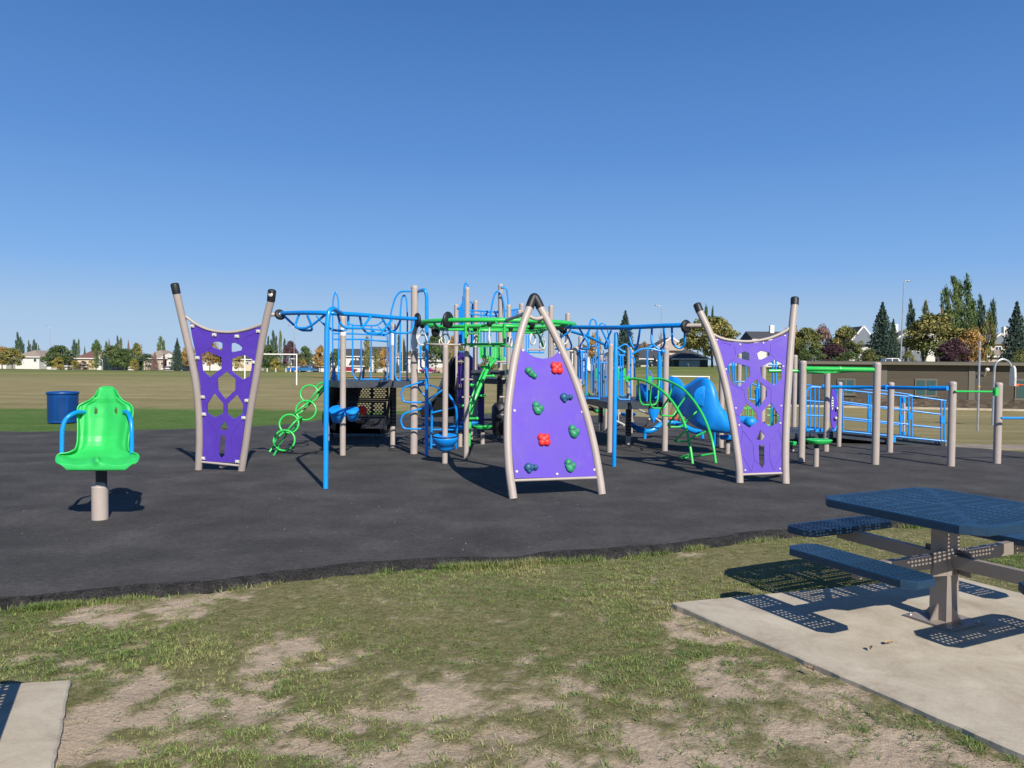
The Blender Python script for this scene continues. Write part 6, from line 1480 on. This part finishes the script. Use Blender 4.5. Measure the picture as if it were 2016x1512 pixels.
ga_(571,618,722,708,214,'hip',SIDW,'d','white garage with brick piers behind the blue cars',garages=[(.56,.42,.5,.7)],bricks=[(.1,.42,.1,.8),(.93,.42,.08,.8)],depth=7)
ga_(618,642,721,711,216,'hip',SIDC,'d','cream garage left of the thick blue pole',garages=[(.5,.42,.8,.75)],depth=6)
hw(652,706,701,686,224,'gx',SIDW,'d','white two storey house seen between the left posts',[(.9,.8,.08,.25)])
hw(702,724,702,692,228,'gx',SIDW,'d','white house part with a window right behind the blue barrier',[(.12,.75,.12,.26),(.42,.75,.3,.26)])
ga_(690,719,720,709,214,'gx',SIDW,'d','white double garage seen through the blue barrier, left one',garages=[(.55,.44,.7,.8)],depth=6)
hw(722,762,702,682,224,'gx',SIDW,'d','white two storey house seen through the right half of the blue barrier',[(.7,.8,.12,.2)])
ga_(736,766,717,706,214,'hip',SIDC,'t','cream open garage with a white car, seen through the barrier',depth=7)
hw(781,842,703,694,222,'gx',SIDW,'t','white bungalow with tan roof behind the tall stickered post',[(.5,.5,.14,.3),(.3,.4,.08,.3)],chim=(.42,1))
hw(845,872,712,703,222,'gf',SIDW,'g','small white gabled house behind the big green tree',[(.5,.5,.2,.2)])
hw(1126,1170,690,676,190,'hip',SIDW,'d','white house behind the right barrier, left of the spruce',[(.5,.6,.2,.2)])
hw(1182,1232,706,690,172,'hip',SIDT,'d','low dark roofed house behind the barrier below the spruce',garages=[(.5,.3,.4,.6)])
hw(1286,1356,690,664,172,'gf',SIDP,'d','large pinkish house with a front gable behind the right ladder',[(.3,.75,.13,.2)],gabmat=SIDT,depth=11,door=(.58,.2,.05,.3))
hw(1245,1292,694,676,178,'gx',SIDT,'d','tan house with dark roof right of the spruce',[(.5,.6,.2,.2)])
ga_(1262,1300,706,690,160,'gx',SIDC,'d','garage with pale blue door behind the blue barrier hoop',garages=[(.62,.42,.62,.8)],depth=7,gdoor=GDG)
ga_(1296,1336,709,698,158,'gx',SIDC,'d','cream garage between barrier post and green garage',garages=[(.3,.42,.3,.8)],depth=7)
ga_(1326,1394,706,686,150,'hip',GREEND,'d','dark green garage with wide pale door left of the right latticed panel',garages=[(.46,.42,.60,.78)],depth=8,gdoor=GDG)
hw(1484,1546,668,651,168,'gx',SIDW,'d','dark roofed house above the right latticed panel',chim=(.75,1.5),wins=[(.5,.5,.2,.2)])
hw(1672,1722,678,642,158,'gf',SIDW,'d','grey gabled house with balcony left of the tallest spruce',[(.6,.6,.2,.2)],gabmat=SIDG)
hw(1752,1824,677,650,152,'gf',SIDG,'g','grey house with stepped white gables right of the street lamp',[(.55,.8,.14,.18),(.75,.8,.1,.18)],gabmat=SIDG,chim=(.4,1.5))
hw(1780,1862,674,648,166,'gf',SIDW,'g','white gabled house behind the large yellow green tree',gabmat=SIDW)
hw(1900,1946,672,653,160,'gx',SIDC,'t','cream house with tan roof behind the slender green tree',[(.3,.8,.2,.2)])
hw(1944,1990,676,657,156,'gf',SIDC,'t','cream gabled house with a white window left of the right spruce',[(.45,.78,.3,.22)],gabmat=SIDG)
ga_(1905,1985,701,688,148,'gx',SIDT,'t','low garage with tan roof above the brown building, right',depth=7)
hw(1985,2050,676,655,160,'gx',SIDW,'t','white house cut by the right edge behind the spruce',[(.2,.7,.2,.2)],chim=(.25,1.5))
# ================================================================== school building
SCHW = None
m_, nt, b = newmat('brown lap siding'); pos = wpos(nt); sx = nt.nodes.new('ShaderNodeSeparateXYZ'); nt.links.new(pos, sx.inputs[0])
fr_ = mathn(nt, 'FRACT', mathn(nt, 'MULTIPLY', sx.outputs[2], 6.2)); na = noise(nt, 1.5, 4, .6, wpos(nt, (.3, .3, 4)))
rc = ramp(nt, [(.3, (.078,.065,.046)), (.7, (.10,.084,.062))]); nt.links.new(na, rc.inputs[0]); nt.links.new(rc.outputs[0], b.inputs['Base Color']); b.inputs['Roughness'].default_value = .7
bump(nt, b, fr_, .8, .04); SIDING = m_
TRIM = paint('olive grey trim', (.125,.115,.088), .7, .08); STONE, nt, b = newmat('rough stone base'); pos = wpos(nt)
vo = node(nt, 'ShaderNodeTexVoronoi', Scale=2.6); mp = wpos(nt, (1, 1, 2.2)); nt.links.new(mp, vo.inputs['Vector']); rc = ramp(nt, [(0,(.045,.034,.024)),(.5,(.085,.065,.046)),(1,(.14,.11,.08))]); nt.links.new(vo.outputs['Color'], rc.inputs[0]); nt.links.new(rc.outputs[0], b.inputs['Base Color']); b.inputs['Roughness'].default_value = .9
bump(nt, b, noise(nt, 9, 5, .7, pos), .8, .08)
TEALW = paint('teal window glass', (.035,.085,.085), .15, .1, spec=.8)
bl = P(1585, 720, 63.0); br = P(2300, 720, 57.0); bu = EV((br.x-bl.x, br.y-bl.y, 0)); BLn = bu.length; bu.normalize(); bn_ = EV((bu.y, -bu.x, 0)); 
if bn_.y > 0: bn_ = -bn_
SB = thing('school_building', EV((bl.x, bl.y, -1.7)), 'long single storey brown sided building with teal windows and a stone base', 'building')
zb0, zs, zt0 = -1.75, -.95, P(1900, 716, 59).z
B3 = Matrix((bu, bn_, EV((0,0,1)))).transposed()
def bbox(m, u0, u1, out0, out1, z0, z1):
    c = EV((bl.x, bl.y, 0))+bu*((u0+u1)/2)+bn_*((out0+out1)/2)+EV((0,0,(z0+z1)/2)); m.box(c, (abs(u1-u0), abs(out1-out0), z1-z0), mat=B3); return m
bbox(MB(), 0, BLn, 0, -12, zs+.05, zt0-.12).build('wall', SIDING, SB)
bbox(MB(), -.05, BLn+.05, .12, -12.05, zb0, zs+.06).build('stone_base', STONE, SB)
bbox(MB(), -.5, BLn+.5, .55, -12.5, zt0-.12, zt0+.1).build('roof_edge', TRIM, SB)
bbox(MB(), -.3, BLn+.3, .3, -12.3, zt0+.1, zt0+.16).build('roof', paint('dark roof membrane', (.07,.068,.06), .85, .15), SB)
def buu(px):   # distance along the wall under pixel column px
    d = ray(px, 750); o = EV((bl.x, bl.y, 0)); t = (o-CAM).dot(bn_)/d.dot(bn_); return (CAM+d*t-o).dot(bu)
for px in (1592, 1740, 1913, 2040): bbox(MB(), buu(px)-.22, buu(px)+.22, .05, -.02, zs+.06, zt0-.12).build('corner_trim', TRIM, SB)
for pa, pb, ya, yb in ((1648,1684,746,779),(1801,1845,746,781),(1998,2060,746,786),(2120,2170,746,786)):
    u0_, u1_ = buu(pa), buu(pb); dd_ = 59.5; z1_, z0_ = P(pa, ya, dd_).z, P(pa, yb, dd_).z
    f_ = bbox(MB(), u0_, u1_, .08, -.02, z0_, z1_).build('window', TRIM, SB)
    mm = (u0_+u1_)/2; pn_ = MB(); bbox(pn_, u0_+.12, mm-.06, .10, .0, z0_+.12, z1_-.12); bbox(pn_, mm+.06, u1_-.12, .10, .0, z0_+.12, z1_-.12); pn_.build('pane', TEALW, f_)
    bbox(MB(), u0_-.1, u1_+.1, .14, .0, z0_-.08, z0_).build('sill', TRIM, f_)
u_ = buu(1938); m = MB(); zc = P(1938, 728, 58.5).z; c0 = EV((bl.x, bl.y, 0))+bu*u_; m.tube([c0+EV((0,0,zc-.5)), c0+bn_*.5+EV((0,0,zc))], .04, 8); m.ball(c0+bn_*.55+EV((0,0,zc)), .16); m.build('wall_light', WHITE, SB)
# kerb strip at the foot of the wall
m = MB(); bbox(m, -3, BLn, .9, .13, zb0-.05, zb0+.22); o = m.build('pavement', CONC); tag(o, 'narrow concrete strip at the foot of the brown building', kind='structure')
# ================================================================== goals
def goal(pxl, pxr, ytop, ybase, d, label, dyaw=0.0):
    a, b_ = P(pxl, ytop, d), P(pxr, ytop, d+dyaw); b_.z = a.z; za, zb_ = hz(a.x, a.y), hz(b_.x, b_.y)
    t = thing('football_goal', (a+b_)/2-EV((0,0,a.z-za)), label, 'goal', 'white football goals')
    for p, z in ((a, za), (b_, zb_)):
        m = MB(); m.tube([(p.x,p.y,z-.05), (p.x,p.y,p.z)], .05, 10); m.build('post', WHITE, t)
    m = MB(); m.tube([a-(b_-a).normalized()*.05, b_+(b_-a).normalized()*.05], .05, 10); m.build('crossbar', WHITE, t)
    return t
goal(482,584,697,760,56,'weathered white goal on the field behind the left latticed panel')
goal(1323,1396,741,786,66,'white goal on the slope left of the right latticed panel')
# ================================================================== street lamps and poles
def lamp(px, ytop, d, arm_px, label, r=.11, name='street_lamp', lean=0):
    x = P(px, 700, d).x; z0 = hz(x, d); top_ = P(px, ytop, d).z; a = arm_px*d/F
    t = thing(name, EV((x, d, z0)), label, 'street lamp', 'street lamps')
    m = MB(); pts = [EV((x,d,z0)), EV((x+lean,d,top_-abs(a)*.9))]+[EV((x+lean+a*(1-math.cos(q))*.8, d, top_-abs(a)*.9+abs(a)*.9*math.sin(q))) for q in (.4,.8,1.2,1.5)]
    m.tube(pts, [r]+[r*.6]*5, 10); m.build('pole', STEEL, t)
    e = pts[-1]; m = MB(); m.ball(e+EV((a*.25,0,-.03)), .35, (1.2,.6,.35)); m.build('lamp_head', STEEL, t); return t
lamp(1773,552,128,9,'tall grey street lamp rising left of the leaning poplar',.13,lean=.3)
lamp(1301,601,150,-10,'tall street lamp between the spruce and the large yellow green tree',.10)
lamp(579,640,200,-9,'thin pale street lamp behind the goal post',.09); lamp(202,708,196,-3,'short lamp post in front of the small white gable',.09); lamp(78,684,200,-2,'thin white pole beside the brown roof at far left',.09)
lamp(99,641,300,-6,'faint distant street lamp above the big round green tree',.10)
x = P(792, 700, 198).x; m = MB(); m.tube([(x,198,hz(x,198)), (x,198,P(793,664,198).z)], .16, 8); o = m.build('utility_pole', paint('pale wood pole', (.42,.34,.26), .8)); tag(o, 'pale wooden utility pole left of the tall stickered post', 'pole')
x = P(1925, 834, 24.5).x; zt0_ = P(1927, 671, 24.5).z; b_ = EV((x,24.5,hz(x,24.5))); TB = thing('tetherball_pole', b_, 'thin galvanised pole with yellow bands standing on the dry grass', 'pole')
m = MB(); m.tube([b_, EV((x,24.5,zt0_))], .032, 12); m.build('pole', STEEL, TB)
for yy in (687, 761):
    m = MB(); z = P(1926, yy, 24.5).z; m.cyl((x,24.5,z-.02),(x,24.5,z+.02),.045); m.build('band', paint('yellow band', (.7,.42,.08), .5), TB)
# basketball hoop seen from the side
d = 31.0; bx = P(1957.5, 700, d).x; zg = hz(bx, d); BH = thing('basketball_hoop', EV((bx,d,zg)), 'low basketball hoop with gooseneck pole, seen edge on by the thin green bar', 'basketball hoop')
pz = lambda x_, y_: P(*zz('N', x_, y_), d)
m = MB(); m.tube([EV((bx,d,zg)), pz(680,660)]+smooth([pz(*q) for q in ((683,560),(690,480),(715,420),(780,392),(845,418),(880,475))], 5), .045, 10); m.build('pole', STEEL, BH)
c = (pz(870,470)+pz(905,690))/2; H_ = pz(890,462).z-pz(890,690).z; rows = []
m = MB(); m.plate([(-.6,-H_/2),(.6,-H_/2),(.62,-.05),(.5,H_/2*.7),(.2,H_/2),(-.2,H_/2),(-.5,H_/2*.7),(-.62,-.05)], [], (c, EV((.42,.9075,0)), EV((0,0,1)), EV((.9075,-.42,0))), .06); m.build('backboard', WHITE, BH)
m = MB(); rc_ = pz(1000,682); rc_.z = pz(900,684).z; m.tube([rc_+EV((.22*math.cos(a)+.08,.22*math.sin(a),0)) for a in [2*PI*k/24 for k in range(24)]], .02, 8, closed=True); m.box(pz(930,686)+EV((0,0,0)), (.25,.12,.09)); m.build('rim', ORANGE, BH)
# ================================================================== cars
def car(px, d, L, colr, label, hgt=1.5, yaw=0, kind='car', cat='car'):
    x = P(px, 720, d).x; z = hz(x, d)+.03; cm_ = paint(label[:18]+' paint', colr, .25, .04, coat=.5); t = thing(kind, EV((x,d,z)), label, cat, 'cars parked along the far street')
    t.rotation_euler.z = yaw
    base = EV((x,d,z)); Wd = 1.8
    lo_ = [(-L/2,.35),(-L/2,.75),(-L/2+.15,.92),(-L*.22,.98),(L*.20,.98),(L/2-.3,.88),(L/2,.7),(L/2,.35)]
    rf_ = [(-L*.36,.96),(-L*.26,hgt-.05),(-L*.05,hgt),(L*.10,hgt-.04),(L*.24,.97)]
    fr = (base-EV((0,Wd/2,0)), EV((1,0,0)), EV((0,0,1)), EV((0,-1,0)))
    wh = []
    pl_ = [(-L/2,.35)]+[(-L*.31+.4*math.cos(a), .33+.4*math.sin(a)) for a in np.linspace(PI, 0, 8)]+[(L*.31+.4*math.cos(a), .33+.4*math.sin(a)) for a in np.linspace(PI, 0, 8)]+[(L/2,.35)]+lo_[::-1][1:-1]
    m = MB(); m.plate(pl_, [], fr, -Wd if False else Wd, -Wd); m.build('body', cm_, t)
    fr2 = (base-EV((0,Wd/2-.12,0)), EV((1,0,0)), EV((0,0,1)), EV((0,-1,0)))
    m = MB(); m.plate([(-L*.36,.985)]+rf_[1:4]+[(L*.24,.985)], [], fr2, Wd-.24, -(Wd-.24)); cb = m.build('cabin', cm_, t)
    for s0, s1 in ((-.30,-.10),(-.08,.12)):
        m = MB(); m.plate([(L*s0,1.03),(L*s1,1.03),(L*s1-(0.05 if s1<0 else .25),hgt-.14),(L*s0+(.18 if s0<-.2 else .04),hgt-.14)], [], fr2, .02, .005); m.build('window', GLASS, cb)
    for sx in (-.31, .31):
        for sy in (-1, 1):
            c = base+EV((L*sx, sy*(Wd/2-.1), .33)); m = MB(); m.cyl(c-EV((0,.11,0)), c+EV((0,.11,0)), .33, seg=20); w_ = m.build('wheel', BLACKR, t)
            m = MB(); m.cyl(c-EV((0,.12,0)), c+EV((0,.12,0)), .19, seg=14); m.build('rim', STEEL, w_)
    return t
car(585,200,5.0,(.01,.12,.5),'bright blue car, left of the goal post foot',1.25); car(604,199,5.2,(.03,.16,.38),'blue pickup like car with white top right of the goal post',1.75); car(686,203,4.4,(.3,.01,.03),'red car in front of the white garage seen between posts')
car(748,209,4.2,(.6,.6,.6),'white car in the open garage seen through the barrier'); car(843,203,4.6,(.25,.02,.12),'maroon car behind the fire pole'); car(1268,152,4.6,(.02,.025,.035),'dark car on the driveway beyond the right barrier')
car(1758,126,5.6,(.65,.65,.66),'white van whose roof shows above the brown building',2.0); car(1324,155,4.4,(.02,.03,.06),'dark blue car beside the dark green garage')
car(1603,126,4.2,(.75,.45,.02),'yellow car glimpsed above the left end of the brown building',1.45); car(1515,128,4.6,(.6,.58,.56),'pale car seen through the right hexagon cutout')
# fence beyond the field
m0 = thing('wooden_fence', EV((P(865,728,212).x,212,-1.1)), 'pale wooden fence below the big green tree beyond the ball field', 'fence')
xa, xb = P(843,728,212).x, P(884,728,212).x; wd_ = paint('weathered pale wood', (.45,.35,.26), .8)
for k in range(7):
    x = xa+(xb-xa)*k/6; m = MB(); m.box((x,212,-.3),(.2,.2,1.8)); m.build('post', wd_, m0)
for k in range(6):
    x = xa+(xb-xa)*(k+.5)/6; m = MB(); m.box((x,212,-.35),((xb-xa)/6*.86,.06,1.5)); m.build('board_panel', wd_, m0)
for i, px in enumerate((526,543,563,572)):
    x = P(px,730,196).x; m = MB(); m.cyl((x,196,hz(x,196)),(x,196,hz(x,196)+.9),.13); o = m.build('bollard', WHITE); tag(o, ['white bollard nearest the left latticed panel','white bollard below the yellow sapling in the goal','white bollard left of the goal post, taller one','white bollard right beside the goal post'][i], 'bollard', 'white bollards along the street')
# bicycle leaning beyond the slide
d = 21.5; BK = thing('bicycle', G(1332, 832), 'bicycle with a red frame standing on the grass behind the blue slide', 'bicycle')
c1_, c2_ = P(1319, 818, d), P(1344, 819, d); R = 18/9.16*d/F*4.2
for c in (c1_, c2_):
    c.z = R+.0; m = MB(); ringt(m, c, R, (.3,-1,0), .016); w_ = m.build('wheel', BLACKR, BK)
    m = MB()
    for k in range(10): a = 2*PI*k/10; m.tube([c, c+EV((.958,.287,0))*R*math.cos(a)+EV((0,0,1))*R*math.sin(a)], .002, 4)
    m.build('spokes', STEEL, w_)
mm = (c1_+c2_)/2; s_ = mm+EV((-.1,0,.42)); hd = c2_+EV((-.12,0,.45)); bt = mm+EV((0,0,-.02))
m = MB(); m.tube([c1_, s_, bt, c1_], .014, 7); m.tube([s_, hd, bt], .016, 7); m.tube([hd+EV((0,0,.08)), c2_], .014, 7); m.build('frame', RED, BK)
m = MB(); m.box(s_+EV((0,0,.08)), (.24,.12,.05)); m.build('saddle', BLACKR, BK)
m = MB(); m.tube([hd+EV((-.05,-.25,.13)), hd+EV((0,0,.09)), hd+EV((-.05,.25,.13))], .013, 7); m.build('handlebar', BLACKR, BK)
# ================================================================== light
EL = math.radians(36.5); AZ = math.radians(23)      # light travels away from the viewer and 20 degrees to the left
sun = bpy.data.lights.new('sun', 'SUN'); sun.energy = 5.0; sun.angle = math.radians(.53); sun.color = (1, .925, .82)
so = bpy.data.objects.new('sun', sun); col.objects.link(so)
sd = Vector((math.sin(AZ)*math.cos(EL), -math.cos(AZ)*math.cos(EL), math.sin(EL)))   # towards the sun
so.rotation_euler = sd.to_track_quat('Z', 'Y').to_euler(); so.location = (5, -10, 20)
w = bpy.data.worlds.new('World'); scn.world = w; w.use_nodes = True; nt = w.node_tree
sky = nt.nodes.new('ShaderNodeTexSky'); sky.sky_type = 'NISHITA'; sky.sun_disc = False
sky.sun_elevation = EL; sky.sun_rotation = math.atan2(sd.x, sd.y); sky.altitude = 1500; sky.air_density = 1.0; sky.dust_density = .5; sky.ozone_density = 3.0
tc = nt.nodes.new('ShaderNodeTexCoord'); sz = nt.nodes.new('ShaderNodeSeparateXYZ'); nt.links.new(tc.outputs['Generated'], sz.inputs[0])
# clear autumn sky: deeper blue aloft, pale towards the horizon; graded over the physical sky
gr = ramp(nt, [(0.0, (.40,.56,.78)), (.06, (.35,.52,.76)), (.12, (.21,.425,.80)), (.262, (.105,.276,.66)), (.42, (.058,.183,.49)), (1.0, (.018,.075,.26))]); nt.links.new(sz.outputs[2], gr.inputs[0])
ex = 1.23*.1
sc2 = nt.nodes.new('ShaderNodeVectorMath'); sc2.operation = 'SCALE'; nt.links.new(gr.outputs[0], sc2.inputs[0]); sc2.inputs['Scale'].default_value = 1/ex
out = mixc(nt, .92, sky.outputs[0], sc2.outputs[0])
nt.links.new(out, nt.nodes['Background'].inputs[0]); nt.nodes['Background'].inputs[1].default_value = .1
scn.view_settings.view_transform = 'Standard'; scn.view_settings.look = 'None'; scn.view_settings.exposure = 0.3; scn.view_settings.gamma = 1
scn.render.resolution_x = 1024; scn.render.resolution_y = 768
